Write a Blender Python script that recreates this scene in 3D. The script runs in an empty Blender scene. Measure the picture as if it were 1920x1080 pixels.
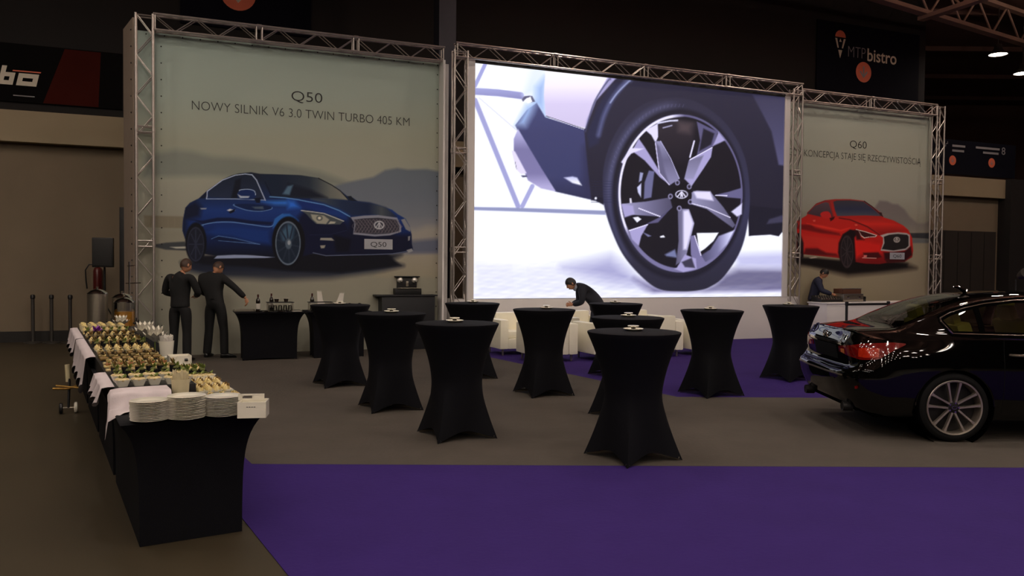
# Exhibition hall with stretch-covered tables, a buffet, a video wall and a black saloon car
import bpy, bmesh, math, random
import numpy as np
from mathutils import Vector, Matrix

scene = bpy.context.scene
COL = scene.collection
PI = math.pi

# ------------------------------------------------------------------ camera
EYE = 1.67                       # eye height of the photographer (m)
FPX, PITCH, ROLL = 1500.0, math.atan(42.5 / 1500), 0.009
cam_d = bpy.data.cameras.new('camera')
cam = bpy.data.objects.new('camera', cam_d)
COL.objects.link(cam)
cam_d.sensor_fit = 'HORIZONTAL'
cam_d.sensor_width = 36.0
cam_d.lens = FPX / 1920 * 36.0
cam_d.clip_end = 200
cam.matrix_world = (Matrix.Translation((0, 0, EYE)) @ Matrix.Rotation(PI / 2 - PITCH, 4, 'X')
                    @ Matrix.Rotation(ROLL, 4, 'Z'))
scene.camera = cam

# ------------------------------------------------------------------ world, view, exposure
world = bpy.data.worlds.new('hall_air')
scene.world = world
world.use_nodes = True
world.node_tree.nodes['Background'].inputs[0].default_value = (0.9, 0.8, 0.75, 1)
world.node_tree.nodes['Background'].inputs[1].default_value = 0.0012
scene.view_settings.view_transform = 'Standard'
scene.view_settings.look = 'None'
scene.view_settings.exposure = 0.0
scene.view_settings.gamma = 1.0
scene.view_settings.use_curve_mapping = False
scene.cycles.use_denoising = True
scene.cycles.max_bounces = 6
scene.cycles.diffuse_bounces = 3
scene.cycles.sample_clamp_indirect = 3.0
scene.cycles.caustics_reflective = False
scene.cycles.caustics_refractive = False

LAMP_POWER = 92.0                # emission of each high-bay lamp mouth
SCREEN_POWER = 1.08              # emission of the video wall

# ------------------------------------------------------------------ geometry helpers
_fw = np.array([0, math.cos(PITCH), -math.sin(PITCH)])
_r0, _u0 = np.array([1., 0, 0]), np.array([0, math.sin(PITCH), math.cos(PITCH)])
_rt = _r0 * math.cos(ROLL) + _u0 * math.sin(ROLL)
_up = _u0 * math.cos(ROLL) - _r0 * math.sin(ROLL)

def spot(u, v, z=0.0):
    """place on the horizontal plane z that the photograph shows at (u, v)"""
    d = _fw + _rt * ((u - 960) / FPX) - _up * ((v - 540) / FPX)
    t = (z - EYE) / d[2]
    return Vector((d[0] * t, d[1] * t, z))

def project(P):
    q = P - np.array([0, 0, EYE])
    zz = q @ _fw
    return 960 + FPX * (q @ _rt) / zz, 540 - FPX * (q @ _up) / zz

# the stand's back wall: a straight line, turned 22.3 degrees
TH = math.radians(22.3)
WD = np.array([math.cos(TH), math.sin(TH), 0])         # along the wall
WN = np.array([math.sin(TH), -math.cos(TH), 0])        # out of the wall, into the stand
WB = np.array([-6.5, 14.1, 0])
def wall(s, z=0.0, off=0.0):
    p = WB + WD * s + WN * off
    return Vector((p[0], p[1], z))

class MB:
    """collects shapes into one mesh"""
    def __init__(s):
        s.v, s.f, s.m, s.cur = [], [], [], 0
    def add(s, vs, fs):
        o = len(s.v)
        s.v += [tuple(p) for p in vs]
        s.f += [tuple(i + o for i in f) for f in fs]
        s.m += [s.cur] * len(fs)
        return s
    def box(s, c, size, rot=None, taper=1.0):
        x, y, z = size[0] / 2, size[1] / 2, size[2] / 2
        vs = [Vector((a * x * (taper if k > 0 else 1), b * y * (taper if k > 0 else 1), k * z))
              for k in (-1, 1) for a, b in ((-1, -1), (1, -1), (1, 1), (-1, 1))]
        if rot is not None:
            vs = [rot @ p for p in vs]
        vs = [p + Vector(c) for p in vs]
        return s.add(vs, [(3, 2, 1, 0), (4, 5, 6, 7), (0, 1, 5, 4), (1, 2, 6, 5), (2, 3, 7, 6), (3, 0, 4, 7)])
    def tube(s, pts, r, n=8, closed=False, caps=True, flat=1.0):
        pts = [Vector(p) for p in pts]
        N = len(pts)
        rr = r if isinstance(r, (list, tuple)) else [r] * N
        rings, prev = [], None
        for i, p in enumerate(pts):
            if closed:
                t = pts[(i + 1) % N] - pts[i - 1]
            else:
                t = pts[min(i + 1, N - 1)] - pts[max(i - 1, 0)]
            t.normalize()
            if prev is None:
                a = Vector((0, 0, 1)) if abs(t.z) < .9 else Vector((1, 0, 0))
                u = t.cross(a).normalized()
            else:
                u = (prev - t * prev.dot(t)).normalized()
            prev = u
            w = t.cross(u)
            rings.append([p + u * (math.cos(2 * PI * k / n) * rr[i]) + w * (math.sin(2 * PI * k / n) * rr[i] * flat) for k in range(n)])
        vs = [q for ring in rings for q in ring]
        fs = []
        for i in range(N if closed else N - 1):
            j = (i + 1) % N
            for k in range(n):
                fs.append((i * n + k, i * n + (k + 1) % n, j * n + (k + 1) % n, j * n + k))
        if caps and not closed:
            fs.append(tuple(range(n))[::-1])
            fs.append(tuple((N - 1) * n + k for k in range(n)))
        return s.add(vs, fs)
    def cyl(s, p0, p1, r, n=12):
        return s.tube([p0, p1], r, n)
    def lathe(s, prof, n=24, c=(0, 0, 0), M=None, caps=True):
        vs, fs = [], []
        for r, z in prof:
            for k in range(n):
                a = 2 * PI * k / n
                p = Vector((r * math.cos(a), r * math.sin(a), z))
                if M is not None:
                    p = M @ p
                vs.append(p + Vector(c))
        for i in range(len(prof) - 1):
            for k in range(n):
                fs.append((i * n + k, i * n + (k + 1) % n, (i + 1) * n + (k + 1) % n, (i + 1) * n + k))
        if caps and prof[0][0] > 1e-6:
            fs.append(tuple(range(n))[::-1])
        if caps and prof[-1][0] > 1e-6:
            fs.append(tuple((len(prof) - 1) * n + k for k in range(n)))
        return s.add(vs, fs)
    def grid(s, P, wrap=False):
        """P[i][j] points"""
        h, w = len(P), len(P[0])
        vs = [q for row in P for q in row]
        fs = []
        for i in range(h - 1):
            for j in range(w if wrap else w - 1):
                k = (j + 1) % w
                fs.append((i * w + j, i * w + k, (i + 1) * w + k, (i + 1) * w + j))
        return s.add(vs, fs)
    def prism(s, poly, fn0, fn1):
        """extrude a 2-D outline between two mappings of (a, b)"""
        n = len(poly)
        vs = [fn0(*p) for p in poly] + [fn1(*p) for p in poly]
        fs = [tuple(range(n))[::-1], tuple(range(n, 2 * n))]
        fs += [(i, (i + 1) % n, (i + 1) % n + n, i + n) for i in range(n)]
        return s.add(vs, fs)
    def ball(s, c, r, nu=12, nv=8, M=None):
        r = r if isinstance(r, (list, tuple)) else (r, r, r)
        rows = []
        for i in range(nv + 1):
            th = PI * i / nv
            row = []
            for k in range(nu):
                a = 2 * PI * k / nu
                p = Vector((r[0] * math.sin(th) * math.cos(a), r[1] * math.sin(th) * math.sin(a), -r[2] * math.cos(th)))
                if M is not None:
                    p = M @ p
                row.append(p + Vector(c))
            rows.append(row)
        return s.grid(rows, wrap=True)
    def build(s, name, mats, parent=None, smooth=False, bevel=0.0, angle=38, loc=None):
        me = bpy.data.meshes.new(name)
        me.from_pydata(s.v, [], s.f)
        mats = mats if isinstance(mats, (list, tuple)) else [mats]
        for m in mats:
            me.materials.append(m)
        if len(mats) > 1:
            me.polygons.foreach_set('material_index', s.m)
        bm = bmesh.new()
        bm.from_mesh(me)
        bmesh.ops.remove_doubles(bm, verts=bm.verts, dist=1e-5)
        bmesh.ops.recalc_face_normals(bm, faces=bm.faces)
        if bevel:
            bmesh.ops.bevel(bm, geom=[e for e in bm.edges if len(e.link_faces) == 2 and e.calc_face_angle(0) > .6],
                            offset=bevel, segments=2, profile=.6, affect='EDGES', clamp_overlap=True)
        bm.to_mesh(me)
        bm.free()
        if smooth or bevel:
            me.shade_smooth()
            me.set_sharp_from_angle(angle=math.radians(angle))
        o = bpy.data.objects.new(name, me)
        COL.objects.link(o)
        if parent is not None:
            o.parent = parent
        if loc is not None:
            o.location = loc
        return o

def tag(o, label, cat, group=None, kind=None):
    o['label'] = label
    o['category'] = cat
    if group:
        o['group'] = group
    if kind:
        o['kind'] = kind
    return o
def thing(name, label, cat, loc=(0, 0, 0), rz=0.0, group=None):
    o = bpy.data.objects.new(name, None)
    o.empty_display_size = .1
    COL.objects.link(o)
    o.location = loc
    o.rotation_euler = (0, 0, rz)
    return tag(o, label, cat, group)
def struct(o):
    o['kind'] = 'structure'
    return o
def kids(o):
    return [c for c in bpy.data.objects if c.parent is o]
def dup(root, loc, rz, label=None, group=None, children=None):
    """copy a thing together with its parts and sub-parts"""
    r = root.copy()
    COL.objects.link(r)
    r.location = loc
    r.rotation_euler = (0, 0, rz)
    if label:
        r['label'] = label
    if group:
        r['group'] = group
    for ch in (children if children is not None else kids(root)):
        c = ch.copy()
        COL.objects.link(c)
        c.parent = r
        for g in list(ch.children):
            d = g.copy()
            COL.objects.link(d)
            d.parent = c
    return r

# ------------------------------------------------------------------ materials
def lin(c):
    c = np.asarray(c, float) / 255.0
    return np.where(c <= .04045, c / 12.92, ((c + .055) / 1.055) ** 2.4)

def mat(name, rgb, rough=.6, metal=0.0, vary=.12, scale=8.0, bump=0.0, coat=0.0, spec=.5, trans=0.0, alpha=1.0, emit=None, sheen=0.0):
    m = bpy.data.materials.new(name)
    m.use_nodes = True
    nt = m.node_tree
    b = nt.nodes['Principled BSDF']
    c = lin(rgb)
    tc = nt.nodes.new('ShaderNodeTexCoord')
    nz = nt.nodes.new('ShaderNodeTexNoise')
    nz.inputs['Scale'].default_value = scale
    nz.inputs['Detail'].default_value = 4
    nt.links.new(tc.outputs['Object'], nz.inputs['Vector'])
    mx = nt.nodes.new('ShaderNodeMix')
    mx.data_type = 'RGBA'
    mx.inputs[6].default_value = (*(c * (1 - vary)), 1)
    mx.inputs[7].default_value = (*np.minimum(c * (1 + vary), 1), 1)
    nt.links.new(nz.outputs['Fac'], mx.inputs[0])
    nt.links.new(mx.outputs[2], b.inputs['Base Color'])
    b.inputs['Roughness'].default_value = rough
    b.inputs['Metallic'].default_value = metal
    b.inputs['Specular IOR Level'].default_value = spec
    b.inputs['Coat Weight'].default_value = coat
    b.inputs['Coat Roughness'].default_value = .03
    b.inputs['Transmission Weight'].default_value = trans
    b.inputs['Alpha'].default_value = alpha
    b.inputs['Sheen Weight'].default_value = sheen
    if bump:
        bp = nt.nodes.new('ShaderNodeBump')
        bp.inputs['Strength'].default_value = bump
        bp.inputs['Distance'].default_value = .01
        n2 = nt.nodes.new('ShaderNodeTexNoise')
        n2.inputs['Scale'].default_value = scale * 12
        nt.links.new(tc.outputs['Object'], n2.inputs['Vector'])
        nt.links.new(n2.outputs['Fac'], bp.inputs['Height'])
        nt.links.new(bp.outputs['Normal'], b.inputs['Normal'])
    if emit:
        b.inputs['Emission Color'].default_value = (*lin(emit[0]), 1)
        b.inputs['Emission Strength'].default_value = emit[1]
    return m

def glass_mat(name, tint, gloss=.12, rough=.02):
    """thin pane: tinted see-through plus mirror reflection by angle"""
    m = bpy.data.materials.new(name)
    m.use_nodes = True
    nt = m.node_tree
    nt.nodes.remove(nt.nodes['Principled BSDF'])
    out = nt.nodes['Material Output']
    tr = nt.nodes.new('ShaderNodeBsdfTransparent')
    tr.inputs[0].default_value = (*tint, 1)
    gl = nt.nodes.new('ShaderNodeBsdfGlossy')
    gl.inputs['Roughness'].default_value = rough
    fr = nt.nodes.new('ShaderNodeFresnel')
    fr.inputs['IOR'].default_value = 1.45
    ad = nt.nodes.new('ShaderNodeMath')
    ad.operation = 'ADD'
    ad.inputs[1].default_value = gloss - .04
    nt.links.new(fr.outputs[0], ad.inputs[0])
    mx = nt.nodes.new('ShaderNodeMixShader')
    nt.links.new(ad.outputs[0], mx.inputs[0])
    nt.links.new(tr.outputs[0], mx.inputs[1])
    nt.links.new(gl.outputs[0], mx.inputs[2])
    nt.links.new(mx.outputs[0], out.inputs['Surface'])
    return m

def print_mat(name, emission=None):
    m = bpy.data.materials.new(name)
    m.use_nodes = True
    nt = m.node_tree
    b = nt.nodes['Principled BSDF']
    at = nt.nodes.new('ShaderNodeAttribute')
    at.attribute_name = 'print'
    b.inputs['Roughness'].default_value = .65
    b.inputs['Specular IOR Level'].default_value = .25
    if emission is None:
        nt.links.new(at.outputs['Color'], b.inputs['Base Color'])
    else:
        b.inputs['Base Color'].default_value = (.02, .02, .02, 1)
        b.inputs['Roughness'].default_value = .4
        nt.links.new(at.outputs['Color'], b.inputs['Emission Color'])
        b.inputs['Emission Strength'].default_value = emission
    return m

M = {}
M['black_cloth'] = mat('black_stretch_cloth', (9, 9, 15), .8, vary=.2, scale=30, bump=.15, spec=.16)
M['white_cloth'] = mat('white_table_linen', (200, 188, 190), .9, vary=.06, scale=12, bump=.1, spec=.2)
M['alu'] = mat('brushed_aluminium', (180, 172, 166), .38, .85, vary=.15, scale=20)
M['porcelain'] = mat('white_porcelain', (240, 234, 216), .18, vary=.03, scale=6, coat=.4)
M['leather'] = mat('cream_white_leather', (246, 240, 218), .45, vary=.05, scale=5, bump=.08)
M['chrome'] = mat('polished_chrome', (215, 212, 205), .1, 1.0, vary=.05, scale=10)
M['steel'] = mat('brushed_steel', (176, 168, 152), .3, .9, vary=.15, scale=14)
M['black_plastic'] = mat('black_plastic', (16, 16, 18), .45, vary=.25, scale=15)
M['black_wood'] = mat('black_counter_board', (17, 18, 24), .5, vary=.2, scale=9)
M['white_panel'] = mat('white_stand_panel', (226, 221, 218), .6, vary=.04, scale=2)
M['grey_fabric'] = mat('grey_side_fabric', (150, 134, 120), .85, vary=.1, scale=6)
M['hall_wall'] = mat('hall_wall_plaster', (128, 114, 94), .85, vary=.12, scale=1.2)
M['hall_band'] = mat('hall_balcony_plaster', (160, 145, 118), .8, vary=.06, scale=1.5)
M['hall_dark'] = mat('dark_hall_cladding', (24, 20, 20), .85, vary=.3, scale=1.0)
M['skirting'] = mat('dark_skirting', (24, 20, 17), .6, vary=.2, scale=6)
M['floor'] = mat('worn_hall_floor', (62, 54, 40), .42, vary=.22, scale=.9, spec=.35)
M['grey_carpet'] = mat('grey_needle_felt_carpet', (80, 74, 68), .95, vary=.14, scale=2.2, bump=.3, spec=.1)
M['purple_carpet'] = mat('purple_needle_felt_carpet', (54, 36, 100), .95, vary=.14, scale=2.2, bump=.3, spec=.1)
M['ceiling'] = mat('dark_roof_deck', (120, 94, 86), .9, vary=.25, scale=.6)
M['roof_steel'] = mat('painted_roof_steel', (206, 176, 158), .7, vary=.2, scale=2)
M['sign_navy'] = mat('navy_sign_board', (14, 14, 26), .8, vary=.15, scale=1.5, spec=.1)
M['sign_black'] = mat('black_sign_board', (9, 7, 7), .8, vary=.2, scale=1.5, spec=.1)
M['sign_red'] = mat('dark_red_sign_stripe', (64, 18, 10), .8, vary=.2, scale=2, spec=.1)
M['sign_orange'] = mat('orange_sign_print', (232, 116, 84), .6, vary=.08, scale=4)
M['sign_white'] = mat('white_sign_print', (220, 210, 192), .6, vary=.05, scale=4)
M['sign_grey'] = mat('grey_sign_print', (150, 146, 150), .6, vary=.1, scale=4)
M['ink'] = mat('black_printing_ink', (34, 34, 34), .6, vary=.1, scale=20)
M['ink_soft'] = mat('dark_grey_printing_ink', (52, 54, 52), .6, vary=.1, scale=20)
M['plate_white'] = mat('number_plate_white', (176, 178, 186), .5, vary=.05, scale=10)
# ------------------------------------------------------------------ hall lamps (they light the place)
M['lamp_lens'] = mat('lit_lamp_lens', (255, 240, 214), .4, vary=.01, emit=((255, 241, 226), LAMP_POWER))
M['added_up'] = mat('added_roof_uplight', (255, 240, 214), .4, vary=.01, emit=((255, 226, 205), LAMP_POWER * 1.9))  # glow added above the lamps to brighten the ceiling
M['lamp_body'] = mat('grey_lamp_housing', (70, 66, 62), .5, .3, vary=.1)
CEIL = 10.6
def make_lamp(label, loc):
    t = thing('high_bay_lamp', label, 'lamp', loc, 0, 'high bay lamps under the hall roof')
    MB().lathe([(.05, .34), (.11, .32), (.13, .18), (.17, .12), (.30, -.02), (.285, -.02), (.16, .10), (.02, .12)], 20).build('reflector', M['lamp_body'], t, True)
    MB().lathe([(.0, .012), (.265, .012), (.265, 0), (.0, -.02)], 20).build('lens', M['lamp_lens'], t, True)
    MB().lathe([(.0, .345), (.12, .345), (.12, .335), (.0, .335)], 16).build('added_uplight', M['added_up'], t, True)  # added glowing disc, lifts the dark ceiling
    MB().cyl((0, 0, .33), (0, 0, CEIL - loc[2]), .014, 6).build('hanger', M['lamp_body'], t)
    return t
LZ = 8.8
lamp0 = make_lamp('bright high bay lamp hanging under the dark roof above the right hand wall signs', (16.02, 26.7, LZ))
lamp0_kids = kids(lamp0)
del lamp0['group']
far_kids = [k for k in lamp0_kids if k.name != 'added_uplight']
l2 = dup(lamp0, (17.8, 28.2, LZ - .25), 0, 'half cut off lamp at the right edge of the photo under the roof', None, far_kids)
for ix, gx in enumerate((-13.0, -9.0, -5.0, -1.0, 3.0, 7.0, 11.0, 15.0)):
    for iy, gy in enumerate((-30.0, -25.0, -20.5, -16.0, -12.0, -7.0, -2.5, 1.5, 5.5, 9.5)):
        if gx < -6 and -3 < gy < 5 :
            continue                                   # some lamps are switched off
        dup(lamp0, (gx, gy, LZ), 0, 'added high bay lamp brightening the roof steel, out of the picture', 'high bay lamps under the hall roof', lamp0_kids)


M['added_up_strong'] = mat('added_strong_roof_uplight', (255, 240, 214), .4, vary=.01, emit=((255, 214, 190), LAMP_POWER * 9))  # stronger uplight, added for the roof deck and girders
for gx, gy in ((8.5, 17.0), (13.0, 18.0), (17.5, 19.5), (3.0, 15.5), (21.5, 21.5)):  # unseen lamps added to brighten the roof girders
    q = dup(lamp0, (gx, gy, LZ), 0, 'added high bay lamp brightening the roof steel, out of the picture', 'high bay lamps under the hall roof', lamp0_kids)
    for k in kids(q):
        if k.name.startswith('added_uplight'):               # stronger added uplight, brightens the roof steel
            k.material_slots[0].link = 'OBJECT'
            k.material_slots[0].material = M['added_up_strong']
bpy.data.objects.remove([k for k in lamp0_kids if k.name == 'added_uplight'][0])   # the lamp in view goes without the added uplight

# ------------------------------------------------------------------ large structure
f = MB()
f.box((9, 4, -.05), (60, 82, .1))
struct(f.build('floor', M['floor']))
c_ = MB()
c_.box((9, 4, CEIL + .1), (60, 82, .2))
for k in range(17):
    c_.box((9, -32 + k * 4.6, CEIL - .09), (60, .16, .18))
struct(c_.build('ceiling', M['ceiling']))

OFFH = -3.3                                            # the hall's own wall stands 3.3 m behind the stand
def wall_box(mb, s0, s1, z0, z1, off0, off1):
    vs = [wall(s, z, o) for z in (z0, z1) for s, o in ((s0, off0), (s1, off0), (s1, off1), (s0, off1))]
    return mb.add(vs, [(3, 2, 1, 0), (4, 5, 6, 7), (0, 1, 5, 4), (1, 2, 6, 5), (2, 3, 7, 6), (3, 0, 4, 7)])
struct(wall_box(MB(), -16, 26.4, 0, 4.1, OFFH - .5, OFFH - .25).build('wall_back', M['hall_wall']))
struct(wall_box(MB(), -16, 26.4, 4.08, 4.71, OFFH - .5, OFFH).build('trim_1', M['hall_band']))
struct(wall_box(MB(), -16, 22.9, 4.71, CEIL, OFFH - .8, OFFH - .3).build('wall_upper', M['hall_dark']))
struct(wall_box(MB(), -16, 26.4, 0, .22, OFFH - .25, OFFH - .22).build('baseboard_back', M['skirting']))
rw = MB()
wall_box(rw, 26.4, 40, 0, 4.72, OFFH - .5, OFFH + .2)
struct(rw.build('wall_right', M['hall_dark']))
dp = MB()
wall_box(dp, 23.0, 26.2, 0, 2.95, OFFH - .25, OFFH - .15)
struct(dp.build('door_1', mat('dark_folding_door', (44, 38, 34), .7, vary=.2, scale=2)))
dl = MB()
for k in range(5):
    wall_box(dl, 23.15 + k * .62, 23.17 + k * .62, .05, 2.9, OFFH - .15, OFFH - .14)
o = dl.build('seam', M['skirting']); o.parent = bpy.data.objects['door_1']
# remaining sides of the hall
struct(MB().box((-18, 4, CEIL / 2), (.3, 80, CEIL)).build('wall_left', M['hall_dark']))
struct(MB().box((9, 43.5, CEIL / 2), (58, .3, CEIL)).build('wall_far', M['ceiling']))
struct(MB().box((37, 4, CEIL / 2), (.3, 80, CEIL)).build('wall_far_right', M['ceiling']))
struct(MB().box((9, -35, CEIL / 2), (58, .3, CEIL)).build('wall_front', M['hall_dark']))
cl = wall_box(MB(), 5.72, 6.1, 0, CEIL, -1.45, -1.05)
tag(struct(cl.build('column', mat('dark_steel_column', (48, 48, 58), .6, .2, vary=.1))), 'dark steel hall column rising behind the middle of the stand', 'column')

# roof girders
def girder(label, a, b, z, depth=1.0):
    a, b = Vector((*a, z)), Vector((*b, z))
    t = thing('roof_girder', label, 'roof truss', a, 0, 'steel roof girders')
    L = (b - a).length
    d = (b - a).normalized()
    n = Vector((-d.y, d.x, 0))
    for nm, zz, w, h in (('bottom_chord', 0, .26, .12), ('top_chord', depth, .2, .12)):
        m = MB()
        rot = Matrix(((d.x, n.x, 0), (d.y, n.y, 0), (0, 0, 1)))
        m.box(d * (L / 2) + Vector((0, 0, zz)), (L, w, h), rot)
        m.build(nm, M['roof_steel'], t)
    m = MB()
    k = 0
    x = 0
    while x < L - .9:
        z0, z1 = (0, depth) if k % 2 == 0 else (depth, 0)
        m.tube([d * x + Vector((0, 0, z0)), d * (x + .9) + Vector((0, 0, z1))], .035, 6)
        x += .9
        k += 1
    m.build('lattice', M['roof_steel'], t)
    return t
g1 = girder('wide brown steel roof girder crossing the upper right above the lamp', (6.5, 20.7), (21, 29.8), 9.4)
girder('roof girder running away over the bistro sign', tuple(wall(13.5, 0, 6))[:2], tuple(wall(13.5, 0, -2.6))[:2], 9.3)
girder('roof girder running away right of the bistro sign', tuple(wall(21.5, 0, 6))[:2], tuple(wall(21.5, 0, -2.6))[:2], 9.3)
girder('roof girder running away over the left banner', tuple(wall(2.0, 0, 6))[:2], tuple(wall(2.0, 0, -2.6))[:2], 9.3)

# ------------------------------------------------------------------ carpets
def slab(name, poly, z, m):
    mb = MB()
    mb.prism(poly, lambda x, y: Vector((x, y, .0005)), lambda x, y: Vector((x, y, z)))
    return mb.build(name, m)
BD = (-.512, .859)                                     # direction the buffet runs
def along(p, t):
    return (p[0] + BD[0] * t, p[1] + BD[1] * t)
La, Lb = (-2.144, 6.587), (-1.866, 5.377)
def at_wall(p):
    """follow the buffet direction from p to the stand's back wall"""
    q = np.array([p[0], p[1], 0])
    dd = np.array([BD[0], BD[1], 0])
    t = ((WB - q) @ WN) / (dd @ WN) - .05
    return along(p, t)
Pc = (2.129, 10.2)
g_far = at_wall(La)
pc_far = at_wall(Pc)
wr = tuple(wall(21.0))[:2]
tag(slab('carpet', [La, (16, 6.9), (16, 10.42), Pc, pc_far, g_far], .006, M['grey_carpet']),
    'grey carpet band running under the standing tables and the car', 'carpet', 'stand carpets')
tag(slab('carpet', [along(Lb, 5), Lb, along(Lb, -7.5), (16, -1), (16, 6.88), La, along(La, 5)], .005, M['purple_carpet']),
    'purple carpet spread across the foreground', 'carpet', 'stand carpets')
tag(slab('carpet', [Pc, (16, 10.42), (16, 18), wr, pc_far], .005, M['purple_carpet']),
    'purple carpet in front of the video wall, under the white armchairs', 'carpet', 'stand carpets')
# ------------------------------------------------------------------ the stand: plinth, panels, trusses
MID = .35                                              # the middle bay stands forward of the two side bays
pl = MB()
wall_box(pl, 5.62, 14.32, 0, .98, -.2, MID)
tag(struct(pl.build('plinth', M['white_panel'], bevel=.006)), 'low white plinth wall beneath the video wall', 'plinth')
lp = wall_box(MB(), 5.9, 6.045, .98, 5.75, MID - .12, MID + .01)
tag(lp.build('upright_panel', M['white_panel']), 'narrow white upright panel along the left edge of the video wall', 'panel')
rp = wall_box(MB(), 13.815, 13.97, .98, 5.72, MID - .12, MID + .01)
tag(rp.build('upright_panel', M['white_panel']), 'narrow white upright panel along the right edge of the video wall', 'panel')
ret = wall_box(MB(), 5.40, 5.44, 0, 5.7, 0.02, MID - .04)
ret2 = wall_box(ret, 5.44, 5.60, 0, 5.7, -.04, 0.02)
tag(ret.build('return_panel', M['white_panel']), 'white return panel between the left banner and the middle truss post', 'panel')

def truss(name, label, p0, p1, a, b, w=.27, r=.022, step=.36, group=None, wb=.15):
    """box truss from p0 to p1; a and b are its two cross directions"""
    p0, p1, a, b = Vector(p0), Vector(p1), Vector(a).normalized() * w / 2, Vector(b).normalized() * wb / 2
    t = thing(name, label, 'truss', p0, 0, group)
    L = (p1 - p0).length
    d = (p1 - p0).normalized()
    cs = [a + b, a - b, -a - b, -a + b]
    for c in cs:
        MB().cyl(c, c + d * L, r, 8).build('chord', M['alu'], t, True)
    m = MB()
    n = max(2, int(round(L / step)))
    for k in range(n):
        for q in range(4):
            c0, c1 = cs[q], cs[(q + 1) % 4]
            if (k + q // 2) % 2:                        # front and back faces run alike
                c0, c1 = c1, c0
            m.cyl(c0 + d * (L * k / n), c1 + d * (L * (k + 1) / n), .0095, 5)
    m.build('bracing', M['alu'], t)
    nj = max(1, int(round(L / 2.0)))
    for k in range(nj + 1):
        x = min(max(L * k / nj, .03), L - .03)
        m = MB()
        for e in ((-.05, .05) if 0 < k < nj else (0,)):
            for q in range(4):
                m.cyl(cs[q] + d * (x + e), cs[(q + 1) % 4] + d * (x + e), .013, 6)
        if 0 < k < nj:
            for q in range(4):
                m.cyl(cs[q] + d * (x - .04), cs[q] + d * (x + .04), r * 1.35, 8)
        m.build('joint', M['alu'], t)
    return t
vd, vn, up = Vector(WD), Vector(WN), Vector((0, 0, 1))
GP, GB = 'upright lighting-truss posts of the stand', 'horizontal truss beams of the stand'
HB = 5.83
truss('truss_post', 'aluminium truss post at the left end of the left banner', wall(.04, .007, .16), wall(.04, 5.95, .16), vd, vn, group=GP)
truss('truss_beam', 'aluminium truss beam along the top of the left banner', wall(.18, HB, .16), wall(5.45, HB, .16), up, vn, group=GB)
truss('truss_post', 'truss post left of the video wall, beside the return panel', wall(5.73, .007, MID + .0), wall(5.73, 5.9, MID + .0), vd, vn, group=GP)
truss('truss_beam', 'long truss beam above the video wall', wall(5.62, 5.9, MID), wall(14.28, 5.9, MID), up, vn, group=GB)
truss('truss_post', 'truss post right of the video wall', wall(14.14, .007, MID), wall(14.14, 5.9, MID), vd, vn, group=GP)
truss('truss_beam', 'truss beam along the top of the right banner', wall(14.42, HB, .16), wall(18.92, HB, .16), up, vn, group=GB)
truss('truss_post', 'truss post at the far right end of the right banner', wall(19.05, .007, .16), wall(19.05, 5.95, .16), vd, vn, group=GP)
# side wing of the stand, cloth with eyelets
A, Bq = Vector((-6.68, 14.12, 0)), Vector((-7.2, 14.85, 0))
dw = (Bq - A).normalized()
nw = Vector((dw.y, -dw.x, 0))
t = thing('side_wing', 'grey cloth side wing behind the left truss post, with a row of eyelets', 'panel', A)
wing = MB()
wl = (Bq - A).length
wing.prism([(0, 0), (wl, 0), (wl, 5.95), (0, 5.95)], lambda x, z: dw * x + up * z + nw * .0, lambda x, z: dw * x + up * z + nw * .03)
wing.build('cloth', M['grey_fabric'], t)
ey = MB()
for k in range(20):
    ey.ball(dw * .12 - nw * .004 + up * (.25 + k * .29), .016, 6, 4)
ey.build('eyelets', M['skirting'], t)

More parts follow.
